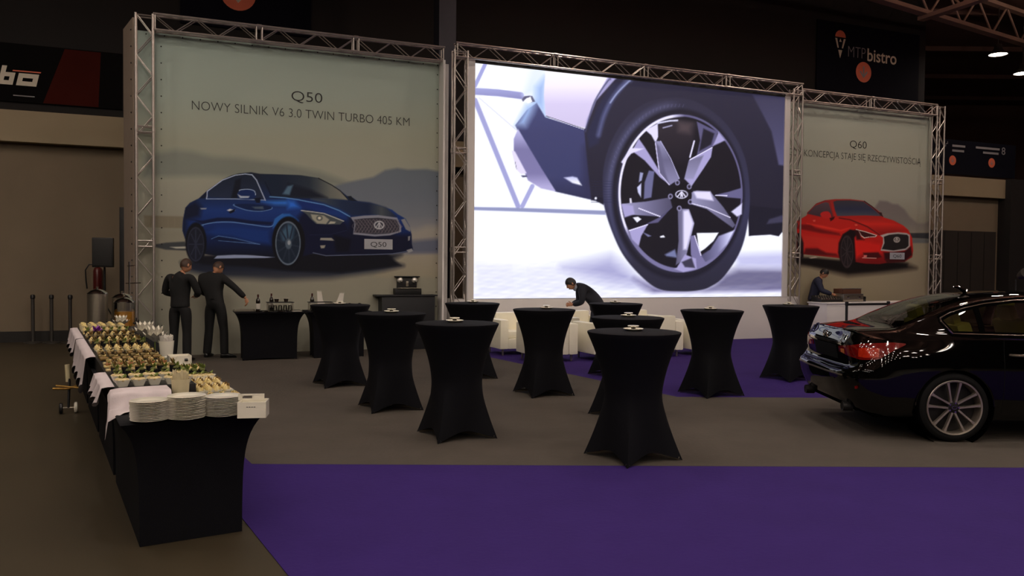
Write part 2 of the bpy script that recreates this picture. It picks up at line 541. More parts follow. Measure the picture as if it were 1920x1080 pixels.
# ------------------------------------------------------------------ printing: colours laid on a fine grid of points
class Canvas:
    """the picture printed on a sheet of the wall plane, painted by outline"""
    def __init__(s, s0, s1, z0, z1, off, nx, ny, zs=None, ss=None):
        s.S = np.linspace(s0, s1, nx) if ss is None else ss
        s.Z = np.linspace(z0, z1, ny) if zs is None else zs
        s.nx, s.ny = len(s.S), len(s.Z)
        SS, ZZ = np.meshgrid(s.S, s.Z)
        P = WB + WD * SS.reshape(-1, 1) + WN * off + np.array([0, 0, 1]) * ZZ.reshape(-1, 1)
        s.P = P
        s.SS, s.ZZ = SS.ravel(), ZZ.ravel()
        # outlines below are traced from the printed picture; this maps them to the sheet
        dd = P - np.array([0, 0, EYE])
        zz = dd @ _fw
        s.U = 960 + FPX * (dd @ _rt) / zz
        s.V = 540 - FPX * (dd @ _up) / zz
        s.C = np.zeros((len(P), 3))
        s.M = None
    def clip(s, pts=None, sm=False):
        """keep the next strokes inside an outline"""
        s.M = None
        if pts is None:
            return
        keep = s.C.copy()
        s.C[:] = 0
        s.poly(pts, (1, 1, 1), .8, sm)
        s.M = s.C[:, 0].copy()
        s.C = keep
    def fill(s, f):
        s.C[:] = f(s.U, s.V) if callable(f) else np.array(f, float)
    @staticmethod
    def smooth(pts, n=6):
        p = np.array(pts, float)
        N = len(p)
        out = []
        for i in range(N):
            a, b, c, d = p[i - 1], p[i], p[(i + 1) % N], p[(i + 2) % N]
            for k in range(n):
                t = k / n
                out.append(.5 * (2 * b + (c - a) * t + (2 * a - 5 * b + 4 * c - d) * t * t + (3 * b - a - 3 * c + d) * t ** 3))
        return np.array(out)
    def _blend(s, idx, a, col):
        if s.M is not None:
            a = a * s.M[idx]
        c = col(s.U[idx], s.V[idx]) if callable(col) else np.array(col, float)
        s.C[idx] = s.C[idx] * (1 - a[:, None]) + c * a[:, None]
    def _box(s, lo, hi):
        return np.where((s.U > lo[0]) & (s.U < hi[0]) & (s.V > lo[1]) & (s.V < hi[1]))[0]
    @staticmethod
    def segdist(x, y, a, b):
        d = b - a
        L = d @ d + 1e-9
        t = np.clip(((x - a[0]) * d[0] + (y - a[1]) * d[1]) / L, 0, 1)
        return np.hypot(x - a[0] - t * d[0], y - a[1] - t * d[1])
    def poly(s, pts, col, soft=.8, sm=False, alpha=1.0):
        p = s.smooth(pts) if sm else np.array(pts, float)
        idx = s._box(p.min(0) - soft * 1.5 - 1, p.max(0) + soft * 1.5 + 1)
        if not len(idx):
            return
        x, y = s.U[idx], s.V[idx]
        ins = np.zeros(len(idx), bool)
        dist = np.full(len(idx), 1e9)
        for i in range(len(p)):
            a, b = p[i - 1], p[i]
            if a[1] != b[1]:
                cr = ((a[1] > y) != (b[1] > y)) & (x < (b[0] - a[0]) * (y - a[1]) / (b[1] - a[1]) + a[0])
                ins ^= cr
            dist = np.minimum(dist, s.segdist(x, y, a, b))
        sd = np.where(ins, dist, -dist)
        s._blend(idx, np.clip(.5 + sd / (2 * soft), 0, 1) * alpha, col)
    def line(s, pts, w, col, soft=.7, sm=False, alpha=1.0):
        p = np.array(pts, float)
        if sm:
            q = s.smooth(np.vstack([p, p[-1:]]), 6)
            p = q[: 6 * (len(p) - 1) + 1]
        idx = s._box(p.min(0) - w - soft * 2, p.max(0) + w + soft * 2)
        if not len(idx):
            return
        x, y = s.U[idx], s.V[idx]
        dist = np.full(len(idx), 1e9)
        for i in range(1, len(p)):
            dist = np.minimum(dist, s.segdist(x, y, p[i - 1], p[i]))
        s._blend(idx, np.clip((w / 2 - dist) / soft + .5, 0, 1) * alpha, col)
    def ell(s, c, rx, ry, col, soft=.8, rot=0.0, ring=None, alpha=1.0, arc=None):
        R = max(rx, ry)
        idx = s._box((c[0] - R - 3, c[1] - R - 3), (c[0] + R + 3, c[1] + R + 3))
        if not len(idx):
            return
        x, y = s.U[idx] - c[0], s.V[idx] - c[1]
        ca, sa = math.cos(rot), math.sin(rot)
        x, y = x * ca + y * sa, -x * sa + y * ca
        q = np.hypot(x / rx, y / ry)
        d = (1 - q) * min(rx, ry)
        a = np.clip(.5 + d / (2 * soft), 0, 1)
        if ring is not None:
            a = np.minimum(a, np.clip(.5 + (ring - d) / (2 * soft), 0, 1))
        if arc is not None:
            an = np.degrees(np.arctan2(y / ry, x / rx))
            m = np.abs((an - arc[0] + 180) % 360 - 180)
            a = a * np.clip((arc[1] - m) / 12, 0, 1)
        s._blend(idx, a * alpha, col)
    def build(s, name, m, parent=None, gain=1.0):
        nx, ny = s.nx, s.ny
        me = bpy.data.meshes.new(name)
        I = np.arange(nx * ny).reshape(ny, nx)
        F = np.stack([I[:-1, :-1], I[:-1, 1:], I[1:, 1:], I[1:, :-1]], -1).reshape(-1, 4)
        me.vertices.add(nx * ny)
        me.vertices.foreach_set('co', s.P.astype(np.float32).ravel())
        me.loops.add(F.size)
        me.loops.foreach_set('vertex_index', F.astype(np.int32).ravel())
        me.polygons.add(len(F))
        me.polygons.foreach_set('loop_start', np.arange(0, F.size, 4, dtype=np.int32))
        me.update()
        me.validate()
        at = me.color_attributes.new('print', 'FLOAT_COLOR', 'POINT')
        col = np.ones((nx * ny, 4), np.float32)
        col[:, :3] = np.clip(lin(np.clip(s.C, 0, 255)) * gain, 0, 1e3)
        at.data.foreach_set('color', col.ravel())
        me.materials.append(m)
        o = bpy.data.objects.new(name, me)
        COL.objects.link(o)
        if parent is not None:
            o.parent = parent
        return o
def ramp(stops, axis='v'):
    """colour ramp across the sheet"""
    k = np.array([q[0] for q in stops], float)
    c = np.array([q[1] for q in stops], float)
    def f(u, v):
        t = v if axis == 'v' else u if axis == 'u' else u * axis[0] + v * axis[1]
        return np.stack([np.interp(t, k, c[:, i]) for i in range(3)], -1)
    return f
def cv(pts, x0, y0, k):
    return [(x0 + a / k, y0 + b / k) for a, b in pts]

def lettering(txt, s0, s1, z0, off, height, m, parent, weight=0.0, name='lettering', spacing=1.0):
    """flat printed words on a sheet of the wall plane; baseline from (s0, z0), fitted to width and height"""
    cu = bpy.data.curves.new(name, 'FONT')
    cu.body = txt
    cu.size = 1.0
    cu.offset = weight
    cu.space_character = spacing
    cu.extrude = 0.0
    cu.resolution_u = 4
    o = bpy.data.objects.new(name, cu)
    COL.objects.link(o)
    dg = bpy.context.evaluated_depsgraph_get()
    dg.update()
    me = bpy.data.meshes.new_from_object(o.evaluated_get(dg))
    bpy.data.objects.remove(o)
    bpy.data.curves.remove(cu)
    n = len(me.vertices)
    co = np.zeros(n * 3)
    me.vertices.foreach_get('co', co)
    co = co.reshape(-1, 3)
    x0, x1 = co[:, 0].min(), co[:, 0].max()
    cap = .727                                          # capital height of the built-in face
    S = s0 + (co[:, 0] - x0) / (x1 - x0) * (s1 - s0)
    Z = z0 + co[:, 1] / cap * height
    P = WB + WD * S[:, None] + WN * off + np.array([0, 0, 1.]) * Z[:, None]
    if parent is not None:
        P = P - np.array(parent.location)
    # one mesh for each word: cut where the gaps between letters are wide
    polys = [tuple(p.vertices) for p in me.polygons]
    iv = sorted((min(co[k, 0] for k in p), max(co[k, 0] for k in p)) for p in polys)
    cuts, hi = [], iv[0][1]
    for a, b in iv:
        if a - hi > .17 * spacing:
            cuts.append((a + hi) / 2)
        hi = max(hi, b)
    bpy.data.meshes.remove(me)
    for w in range(len(cuts) + 1):
        lo, up_ = ([-1e9] + cuts)[w], (cuts + [1e9])[w]
        fs = [p for p in polys if lo < co[p[0], 0] < up_]
        ids = sorted({k for p in fs for k in p})
        mp = {k: i for i, k in enumerate(ids)}
        q_me = bpy.data.meshes.new(name)
        q_me.from_pydata([tuple(P[k]) for k in ids], [], [tuple(mp[k] for k in p) for p in fs])
        q_me.materials.append(m)
        q = bpy.data.objects.new(name, q_me)
        COL.objects.link(q)
        q.parent = parent
# ------------------------------------------------------------------ left banner: blue saloon on a mountain road
zs = np.concatenate([np.linspace(0.0, 1.45, 40, endpoint=False), np.linspace(1.45, 3.6, 250, endpoint=False), np.linspace(3.6, 5.71, 60)])
b1 = Canvas(-.1, 5.42, 0, 5.71, 0.0, 470, 0, zs=zs)
b1.fill(ramp([(40, (142, 158, 150)), (180, (144, 156, 146)), (265, (146, 150, 134)), (330, (148, 150, 136)), (400, (138, 138, 126)),
              (440, (130, 128, 114)), (475, (134, 132, 118)), (520, (136, 134, 120)), (700, (132, 132, 120))]))
b1.poly([(270, 292), (330, 281), (360, 284), (400, 294), (450, 296), (520, 305), (600, 322), (660, 345), (660, 352), (520, 338), (400, 330), (270, 332)],
        (120, 126, 118), 7)
b1.poly([(620, 350), (660, 340), (700, 332), (722, 319), (745, 315), (765, 318), (800, 317), (835, 324), (835, 480), (740, 480), (640, 372)],
        ramp([(315, (98, 108, 118)), (370, (104, 112, 124)), (405, (112, 118, 128)), (440, (140, 138, 138)), (480, (120, 122, 130))]), 3)
b1.poly([(752, 430), (780, 432), (800, 424), (835, 424), (835, 448), (770, 455), (745, 450)], (148, 144, 136), 7)
b1.poly([(770, 452), (835, 446), (835, 474), (770, 474)], (92, 98, 116), 5)
b1.poly([(270, 404), (345, 406), (345, 428), (270, 426)], (118, 112, 96), 1.5)
for k in range(6):
    b1.line([(280 + k * 12, 408), (280 + k * 12, 425)], .8, (128, 122, 104))
b1.poly([(740, 478), (835, 476), (835, 520), (700, 520)], ramp([(476, (150, 144, 130)), (520, (142, 136, 118))]), 3)
# shadow lying under the printed car, and its tail
b1.poly([(286, 459), (312, 455), (346, 453), (356, 468), (350, 470), (310, 468), (286, 462)], (58, 62, 66), 1.5)
b1.poly([(318, 463), (352, 462), (352, 466), (330, 466)], (170, 170, 160), .8)
b1.poly([(340, 492), (380, 484), (520, 480), (700, 470), (752, 478), (740, 485), (735, 492), (756, 498), (720, 507), (620, 522), (520, 526), (400, 520), (350, 508)],
        ramp([(480, (16, 20, 34)), (505, (28, 34, 52)), (526, (64, 66, 72))]), 7)
b1.poly([(355, 480), (720, 472), (752, 498), (640, 512), (540, 508), (470, 500), (380, 496)], (12, 14, 26), 3)
b1.poly(cv([(385, 945), (440, 890), (520, 885), (580, 900), (700, 905), (1020, 930), (900, 938), (640, 940)], 330, 310, 5.4), (138, 152, 186), .8)
# body
body = (cv([(65, 660), (70, 560), (95, 430), (140, 380), (230, 335), (330, 245), (480, 140), (560, 103), (640, 82), (760, 70), (850, 86)], 330, 310, 5.4)
        + cv([(120, 92), (280, 117), (400, 178), (480, 230), (545, 283), (600, 300), (640, 330), (760, 345), (850, 370), (960, 410), (1010, 450), (1080, 490), (1120, 560), (1138, 640), (1140, 720), (1152, 785), (1075, 802), (900, 822), (700, 826), (540, 832), (350, 832), (230, 812), (100, 850)], 540, 310, 4.91)
        + cv([(1190, 985), (1060, 990), (1010, 930), (800, 908), (590, 905), (400, 915), (300, 900), (110, 800)], 330, 310, 5.4))
b1.poly(body, ramp([(330, (22, 30, 48)), (372, (22, 42, 86)), (395, (24, 54, 122)), (425, (17, 43, 104)), (450, (12, 29, 74)), (478, (9, 16, 38))]), .9)
b1.clip(body)
# tail darkens towards the rear edge, nose towards the bumper (printed modelling of the picture)
b1.poly(cv([(60, 420), (200, 360), (260, 420), (240, 520), (110, 560), (100, 800), (60, 700)], 330, 310, 5.4), (14, 22, 48), 6)
b1.poly(cv([(160, 400), (540, 520), (590, 640), (560, 830), (120, 830), (60, 560), (100, 470)], 540, 310, 4.91), (12, 18, 48), 6)
b1.poly(cv([(560, 470), (1010, 640), (1140, 640), (1140, 800), (540, 830)], 540, 310, 4.91), (14, 18, 44), 5)
# flank reflections
b1.poly(cv([(600, 395), (760, 390), (930, 410), (970, 435), (900, 462), (760, 455), (650, 425)], 330, 310, 5.4), (12, 30, 72), 1, sm=True)
b1.line(cv([(590, 395), (700, 450), (850, 465), (960, 445), (975, 425)], 330, 310, 5.4), 1.3, (96, 132, 190), sm=True)
b1.poly(cv([(770, 420), (880, 415), (890, 445), (800, 440)], 330, 310, 5.4), (74, 90, 110), 1.5)
b1.poly(cv([(860, 365), (1242, 350), (1242, 410), (1000, 400)], 330, 310, 5.4), (48, 112, 208), 4)
b1.poly(cv([(0, 300), (180, 318), (330, 352), (430, 410), (360, 420), (120, 400), (0, 410)], 540, 310, 4.91), (20, 44, 110), 5)
b1.poly(cv([(0, 320), (60, 330), (110, 390), (0, 400)], 540, 310, 4.91), (44, 108, 214), 5)
b1.poly(cv([(100, 540), (270, 560), (420, 530), (560, 530), (760, 560), (980, 575), (960, 605), (760, 595), (560, 565), (420, 565), (280, 600), (190, 560)], 330, 310, 5.4), (10, 22, 60), 1.4)
b1.line(cv([(275, 610), (380, 580), (560, 575), (760, 600), (960, 620), (1010, 545), (1080, 495)], 330, 310, 5.4), 1.8, (92, 130, 190), sm=True, soft=1.2)
b1.poly(cv([(300, 680), (420, 620), (640, 620), (940, 650), (960, 800), (760, 780), (560, 720), (400, 710)], 330, 310, 5.4), (19, 50, 118), 5)
b1.line(cv([(360, 745), (430, 715), (600, 740), (850, 800), (760, 790), (430, 762)], 330, 310, 5.4), 1.1, (86, 120, 176), soft=1)
b1.poly(cv([(370, 745), (430, 722), (720, 780), (430, 758)], 330, 310, 5.4), (10, 24, 60), 1)
b1.poly(cv([(1000, 540), (1080, 490), (1150, 490), (1220, 540), (1242, 560), (1242, 600), (1150, 560), (1060, 560), (980, 640)], 330, 310, 5.4), (38, 96, 176), 1.6)
b1.clip()
# glasshouse
b1.poly(cv([(335, 320), (340, 250), (480, 150), (600, 108), (700, 92), (770, 100), (820, 160), (900, 345), (600, 338)], 330, 310, 5.4), ramp([(328, (24, 34, 54)), (372, (34, 44, 70))]), .8)
b1.poly(cv([(600, 150), (660, 130), (640, 330), (560, 330)], 330, 310, 5.4), (14, 20, 36), 2)
b1.poly(cv([(235, 335), (310, 262), (308, 325), (280, 335)], 330, 310, 5.4), (14, 22, 46), .8)
b1.line(cv([(310, 340), (318, 262), (470, 150), (600, 100), (700, 88), (770, 96), (815, 150), (905, 355)], 330, 310, 5.4), 1.7, (168, 184, 214), soft=.8)
b1.line(cv([(310, 340), (600, 340), (900, 352)], 330, 310, 5.4), 1.3, (150, 172, 210), soft=.8)
b1.poly(cv([(850, 92), (1000, 90), (1242, 100)], 330, 310, 5.4) + cv([(280, 120), (400, 182), (480, 236), (560, 322), (300, 306), (120, 300), (0, 296)], 540, 310, 4.91) + cv([(960, 310), (900, 200)], 330, 310, 5.4),
        ramp([(240 + 0, (20, 30, 50)), (520 + 350 * .0, (22, 34, 56)), (580, (40, 50, 64)), (620, (104, 108, 104)), (655, (128, 128, 118))], 'u'), .8)
b1.poly(cv([(0, 170), (60, 180), (220, 230), (360, 300), (120, 300), (0, 290)], 540, 310, 4.91), (20, 26, 42), 4)
b1.poly(cv([(1080, 290), (1130, 210), (1185, 200), (1150, 300)], 330, 310, 5.4), (78, 108, 134), 2)
b1.line(cv([(280, 118), (400, 180), (480, 233), (560, 322)], 540, 310, 4.91), 1.6, (14, 18, 28))
b1.line(cv([(905, 170), (960, 300)], 330, 310, 5.4), 2.0, (10, 20, 46))
b1.line(cv([(950, 318), (1100, 328), (1242, 348)], 330, 310, 5.4) + cv([(120, 322), (330, 362), (470, 415), (570, 472)], 540, 310, 4.91), 1.9, (112, 166, 226), soft=1.2, alpha=.8)
b1.poly(cv([(210, 310), (400, 308), (640, 332), (760, 345), (900, 385), (1000, 470), (960, 492), (800, 458), (600, 470), (470, 400), (330, 345)], 540, 310, 4.91),
        ramp([(580, (86, 92, 92)), (640, (30, 44, 74)), (690, (24, 36, 66)), (715, (72, 80, 88)), (745, (30, 38, 62))], 'u'), 2.5)
b1.poly(cv([(545, 285), (580, 282), (605, 310), (640, 330), (570, 325)], 540, 310, 4.91), (20, 26, 40), .8)
# mirror, handles
b1.poly(cv([(620, 300), (640, 260), (720, 242), (790, 255), (808, 300), (800, 330), (740, 345), (640, 335)], 330, 310, 5.4), (18, 40, 92), .8, sm=True)
b1.line(cv([(640, 258), (720, 242), (790, 258), (806, 300)], 330, 310, 5.4), 1.2, (160, 182, 216), sm=True)
b1.poly(cv([(622, 290), (660, 310), (745, 312), (735, 330), (650, 332)], 330, 310, 5.4), (170, 184, 206), .8)
b1.poly(cv([(790, 335), (860, 325), (850, 380), (815, 380)], 330, 310, 5.4), (12, 18, 40), .8)
b1.poly(cv([(515, 455), (545, 440), (600, 455), (545, 468)], 330, 310, 5.4), (190, 196, 210), .9)
b1.poly(cv([(530, 470), (600, 440), (590, 470), (550, 488)], 330, 310, 5.4), (8, 14, 36), .9)
b1.poly(cv([(245, 432), (310, 432), (305, 445), (255, 447)], 330, 310, 5.4), (140, 150, 166), .9)
# wheels
b1.ell((367.5, 455), 20, 38, (8, 10, 22), 1.2)
b1.ell((367, 458), 15.5, 32, (22, 26, 42), 1.2)
for a in range(0, 360, 45):
    b1.line([(367, 458), (367 + 12 * math.cos(math.radians(a)), 458 + 27 * math.sin(math.radians(a)))], 2.2, (38, 44, 64))
b1.ell((367, 458), 15.5, 32, (48, 54, 76), .8, ring=1.0)
b1.ell((541, 454), 31, 48, (8, 9, 20), 1.2)
b1.ell((540, 456), 23.5, 41, (24, 36, 54), 1.0)
b1.poly([(526, 436), (540, 420), (552, 424), (548, 450), (530, 452)], (62, 92, 118), 4)
for a in range(10, 370, 36):
    b1.line([(541, 458), (540 + 20 * math.cos(math.radians(a)), 456 + 36 * math.sin(math.radians(a)))], 3.0, (34, 46, 64), soft=1.2)
b1.ell((540, 456), 23.5, 41, (112, 128, 148), .8, ring=1.6)
b1.ell((541, 457), 6, 10, (74, 90, 108), .8)
b1.ell((542, 455), 3, 4.5, (150, 160, 172), .8)
# head lamp, grille, bumper
b1.poly(cv([(118, 413), (200, 418), (330, 440), (440, 475), (515, 512), (480, 545), (350, 545), (260, 540), (215, 500), (170, 450)], 540, 310, 4.91), (70, 78, 84), .8)
b1.poly(cv([(210, 450), (330, 462), (380, 500), (350, 540), (270, 535), (225, 495)], 540, 310, 4.91), (150, 150, 138), 1)
b1.ell((599, 409), 6, 5, (86, 92, 92), .8)
b1.ell((599, 409), 3, 2.6, (206, 204, 190), .8)
b1.poly(cv([(390, 515), (440, 520), (430, 535), (370, 540)], 540, 310, 4.91), (176, 174, 160), .8)
b1.line(cv([(120, 415), (330, 442), (512, 514)], 540, 310, 4.91), 1.6, (180, 186, 188))
b1.poly(cv([(575, 478), (700, 462), (830, 458), (1005, 482), (1040, 560), (1042, 612), (940, 645), (800, 655), (600, 635), (612, 530)], 540, 310, 4.91), (132, 136, 152), .9)
b1.poly(cv([(605, 500), (700, 488), (830, 482), (995, 500), (1026, 560), (1022, 605), (930, 628), (800, 636), (610, 618), (622, 540)], 540, 310, 4.91), (52, 52, 64), .8)
for k in range(14):
    u0 = 663 + k * 6.2
    b1.line([(u0, 411 + (k % 3)), (u0 + 10, 425), (u0 + 2, 437)], .9, (112, 104, 112), soft=.6)
    b1.line([(u0 + 6, 411), (u0 - 3, 424), (u0 + 6, 437)], .7, (98, 92, 102), soft=.6)
b1.ell((711, 422), 10, 8, (176, 178, 186), .8)
b1.ell((711, 422), 7.4, 5.6, (44, 46, 60), .7)
b1.line([(704.5, 427), (710.6, 417.5), (709.6, 428)], 1.6, (176, 178, 186))
b1.line([(717.5, 427), (711.4, 417.5), (712.4, 428)], 1.6, (176, 178, 186))
b1.poly(cv([(300, 668), (400, 668), (432, 695), (295, 688)], 540, 310, 4.91), (146, 144, 136), .8)
b1.poly(cv([(295, 738), (345, 735), (335, 762), (305, 765)], 540, 310, 4.91), (150, 148, 138), .8)
b1.line(cv([(200, 640), (380, 640), (540, 600)], 540, 310, 4.91), 1.4, (24, 32, 62), soft=1.2)
b1.poly(cv([(420, 640), (580, 680), (560, 800), (440, 800)], 540, 310, 4.91), (8, 10, 28), 3)
b1.line(cv([(230, 805), (350, 832), (540, 826), (760, 822), (960, 815), (1080, 795), (1150, 780)], 540, 310, 4.91), 1.5, (92, 102, 130), soft=1)
b1.poly(cv([(1040, 500), (1075, 490), (1130, 580), (1125, 612), (1085, 590)], 540, 310, 4.91), (128, 130, 136), 1)
b1.poly(cv([(1105, 655), (1125, 650), (1120, 690), (1106, 695)], 540, 310, 4.91), (140, 142, 148), .8)
b1.poly(cv([(1090, 780), (1140, 765), (1152, 790), (1110, 804)], 540, 310, 4.91), (146, 148, 154), .8)
t1 = thing('banner', 'left stand banner printed with a dark blue saloon car on a road', 'banner', (0, 0, 0), 0, 'printed stand banners')
PG = 1.40                                              # paper brightness of the prints
b1.build('print', print_mat('left_banner_print'), t1, gain=PG)
bk = MB()
wall_box(bk, -.1, 5.42, 0, 5.71, -.02, -.004)
bk.build('backing_cloth', M['grey_fabric'], t1)
lettering('Q50', 2.53, 3.10, 4.715, .006, .195, M['ink'], t1, -.008)
lettering('NOWY SILNIK V6 3.0 TWIN TURBO 405 KM', .80, 4.80, 4.405, .006, .172, M['ink_soft'], t1, -.012)
def plate_on(t, u0, v0, u1, v1, txt, off=0.0):
    """printed number plate: white oblong with the model number"""
    def wz(u, v):
        d = _fw + _rt * ((u - 960) / FPX) - _up * ((v - 540) / FPX)
        q = WB + WN * off - np.array([0, 0, EYE])
        k = (q @ WN) / (d @ WN)
        p = np.array([0, 0, EYE]) + d * k
        return (p - WB) @ WD, p[2]
    a, b = wz(u0, v1), wz(u1, v0)
    mb = MB()
    mb.add([wall(a[0], a[1], off + .003), wall(b[0], a[1], off + .003), wall(b[0], b[1], off + .003), wall(a[0], b[1], off + .003)], [(0, 1, 2, 3)])
    mb.build('printed_plate', M['plate_white'], t)
    w, h = b[0] - a[0], b[1] - a[1]
    lettering(txt, a[0] + w * .22, b[0] - w * .22, a[1] + h * .25, off + .006, h * .5, M['ink'], t, -.004)
plate_on(t1, 683, 449, 736, 467, 'Q50')
ed = MB()
for k in range(19):
    ed.ball(wall(-.0 + .06 + k * .295, 5.66, .004), .013, 5, 4)
for k in range(19):
    for s in (.30, 5.37):
        ed.ball(wall(s, .25 + k * .29, .004), .013, 5, 4)
ed.build('eyelets', M['skirting'], t1)

# ------------------------------------------------------------------ right banner: red coupe
zs = np.concatenate([np.linspace(0.0, 1.2, 12, endpoint=False), np.linspace(1.2, 3.62, 225, endpoint=False), np.linspace(3.62, 5.70, 36)])
b3 = Canvas(14.0, 19.0, 0, 5.70, 0.0, 380, 0, zs=zs)
b3.fill(ramp([(180, (144, 150, 140)), (300, (146, 150, 136)), (370, (146, 148, 136)), (440, (134, 128, 112)), (470, (146, 138, 116)), (560, (140, 130, 108)), (640, (134, 126, 106))]))
q5 = lambda pts: cv(pts, 1480, 360, 4.91)
b3.poly(q5([(700, 160), (790, 140), (830, 80), (900, 85), (950, 110), (1000, 115), (1060, 160), (1110, 230), (1180, 290), (1240, 290), (1300, 265), (1300, 375), (1060, 375), (900, 260)]),
        ramp([(374, (112, 106, 106)), (420, (118, 114, 110)), (436, (132, 126, 114))]), 2.5)
b3.poly(q5([(60, 180), (160, 200), (120, 260), (60, 270)]), (130, 128, 114), 5)
b3.poly(q5([(1110, 378), (1300, 376), (1300, 432), (1120, 425)]), (50, 52, 56), 1.2)
b3.poly(q5([(1120, 425), (1300, 432), (1300, 470), (1130, 470)]), (100, 104, 104), 1.5)
b3.poly(q5([(60, 640), (180, 630), (460, 660), (900, 650), (1050, 650), (1165, 700), (1000, 725), (800, 745), (540, 770), (420, 740), (200, 680), (60, 660)]), (30, 24, 24), 7)
b3.poly(q5([(60, 600), (260, 610), (480, 630), (900, 640), (1090, 660), (1080, 690), (820, 725), (540, 745), (420, 720), (60, 650)]), (16, 12, 13), 3)
b3.poly(q5([(180, 605), (240, 596), (258, 604), (200, 612)]), (190, 180, 166), .8)
red_body = q5([(70, 270), (160, 215), (170, 185), (260, 105), (330, 76), (420, 66), (560, 66), (690, 82), (760, 130), (840, 190), (870, 235), (960, 262), (1050, 310), (1095, 350), (1130, 420), (1140, 540), (1130, 600), (1060, 640), (900, 652), (830, 664), (700, 660), (610, 645), (560, 620), (470, 610), (130, 572), (70, 590)])
b3.poly(red_body,
        ramp([(376, (150, 40, 36)), (410, (186, 36, 30)), (440, (196, 34, 28)), (470, (176, 28, 26)), (490, (120, 22, 24))]), .9)
b3.clip(red_body)
b3.poly(q5([(860, 270), (1050, 310), (1095, 355), (1000, 372), (850, 395), (560, 250), (460, 232), (850, 228)]), ramp([(406, (160, 36, 32)), (420, (206, 44, 36)), (440, (136, 26, 26))]), 3)
b3.line(q5([(460, 240), (560, 255), (720, 320), (830, 395)]), 2.2, (100, 22, 24), soft=1.5)
b3.poly(q5([(60, 300), (200, 300), (240, 330), (460, 380), (470, 400), (300, 380), (100, 340), (60, 340)]), (120, 22, 24), 2)
b3.poly(q5([(160, 290), (300, 330), (480, 360), (560, 330), (470, 350), (300, 310)]), (224, 60, 46), 2)
b3.poly(q5([(120, 390), (460, 430), (450, 570), (330, 560), (250, 510), (160, 510), (130, 560)]), (202, 48, 40), 4)
b3.poly(q5([(150, 520), (260, 520), (340, 560), (430, 572), (440, 585), (130, 575)]), (90, 18, 22), 2)
b3.poly(q5([(590, 430), (840, 480), (850, 560), (700, 560), (610, 610)]), (214, 36, 30), 4)
b3.clip()
b3.poly(q5([(165, 200), (240, 125), (330, 92), (362, 98), (392, 195), (400, 230), (280, 226)]), ramp([(378, (86, 70, 78)), (406, (64, 48, 58))]), .8)
b3.line(q5([(165, 195), (250, 108), (330, 80), (370, 90), (405, 225)]), 1.6, (124, 40, 44))
b3.poly(q5([(405, 90), (440, 78), (560, 76), (680, 86), (750, 135), (850, 222), (700, 216), (440, 222), (420, 170)]),
        ramp([(376, (60, 58, 66)), (392, (46, 52, 76)), (404, (72, 74, 88))]), 1)
b3.line(q5([(690, 84), (760, 132), (860, 225)]), 1.6, (34, 20, 24))
b3.poly(q5([(820, 185), (850, 190), (858, 220), (835, 215)]), (46, 26, 30), .8)
b3.poly(q5([(285, 205), (310, 182), (360, 180), (385, 215), (372, 240), (310, 238)]), (190, 40, 40), .9, sm=True)
b3.poly(q5([(370, 240), (420, 225), (410, 250), (380, 270)]), (60, 16, 20), .9)
b3.poly(q5([(215, 258), (240, 256), (240, 272), (222, 274)]), (214, 96, 84), .8)
b3.poly(q5([(600, 300), (620, 296), (630, 308), (610, 312)]), (220, 110, 90), .9)
# wheels
b3.poly(q5([(450, 560), (455, 470), (490, 390), (560, 345), (640, 360), (600, 420), (610, 640), (520, 700), (470, 640)]), (26, 14, 18), 1.5)
b3.ell((1588, 472), 12, 30, (34, 28, 32), 1)
b3.ell((1588, 472), 12, 30, (70, 60, 64), .8, ring=1)
for a in range(0, 360, 40):
    b3.line([(1588, 472), (1588 + 10 * math.cos(math.radians(a)), 472 + 26 * math.sin(math.radians(a)))], 1.6, (58, 50, 54))
b3.poly(q5([(70, 380), (100, 380), (130, 470), (130, 600), (70, 640)]), (26, 14, 20), 1.5)
# lamp, grille
b3.poly(q5([(610, 342), (700, 362), (810, 400), (790, 416), (740, 420), (690, 426), (655, 400)]), (64, 24, 26), .8)
b3.line(q5([(615, 345), (700, 366), (805, 400), (790, 412), (745, 414)]), 1.5, (230, 206, 196))
b3.line(q5([(640, 360), (662, 402), (690, 422), (735, 415)]), 1.5, (230, 206, 196))
b3.poly(q5([(600, 350), (640, 360), (660, 420), (690, 440), (620, 440)]), (50, 14, 18), 2)
b3.poly(q5([(835, 400), (900, 380), (1000, 370), (1080, 378), (1110, 395), (1112, 500), (1080, 535), (960, 552), (840, 540), (862, 470), (862, 420)]), (176, 170, 168), .8)
b3.poly(q5([(870, 412), (920, 394), (1000, 386), (1085, 394), (1098, 410), (1098, 495), (1070, 520), (960, 538), (852, 526), (876, 470)]), (34, 30, 32), .8)
b3.ell((1681.5, 449.5), 6.2, 5.4, (178, 172, 168), .8)
b3.ell((1681.5, 449.5), 4.3, 3.6, (60, 54, 54), .6)
b3.line([(1677.6, 453), (1681.2, 446), (1680.6, 453)], 1.0, (178, 172, 168), soft=.5)
b3.line([(1685.4, 453), (1681.8, 446), (1682.4, 453)], 1.0, (178, 172, 168), soft=.5)
b3.poly(q5([(680, 560), (820, 556), (850, 600), (800, 612), (690, 610)]), (70, 16, 20), 1.5)
b3.line(q5([(672, 606), (800, 610)]), 1.2, (226, 176, 166))
b3.poly(q5([(685, 580), (715, 582), (712, 600), (682, 602)]), (220, 120, 116), .8)
b3.poly(q5([(870, 560), (1060, 545), (1120, 500), (1130, 580), (1060, 640), (880, 620)]), (46, 16, 20), 2)
b3.poly(q5([(880, 622), (1000, 606), (1060, 640), (900, 655)]), (60, 18, 20), 1.5)
t3 = thing('banner', 'right stand banner printed with a red coupe on a road', 'banner', (0, 0, 0), 0, 'printed stand banners')
b3.build('print', print_mat('right_banner_print'), t3, gain=PG)
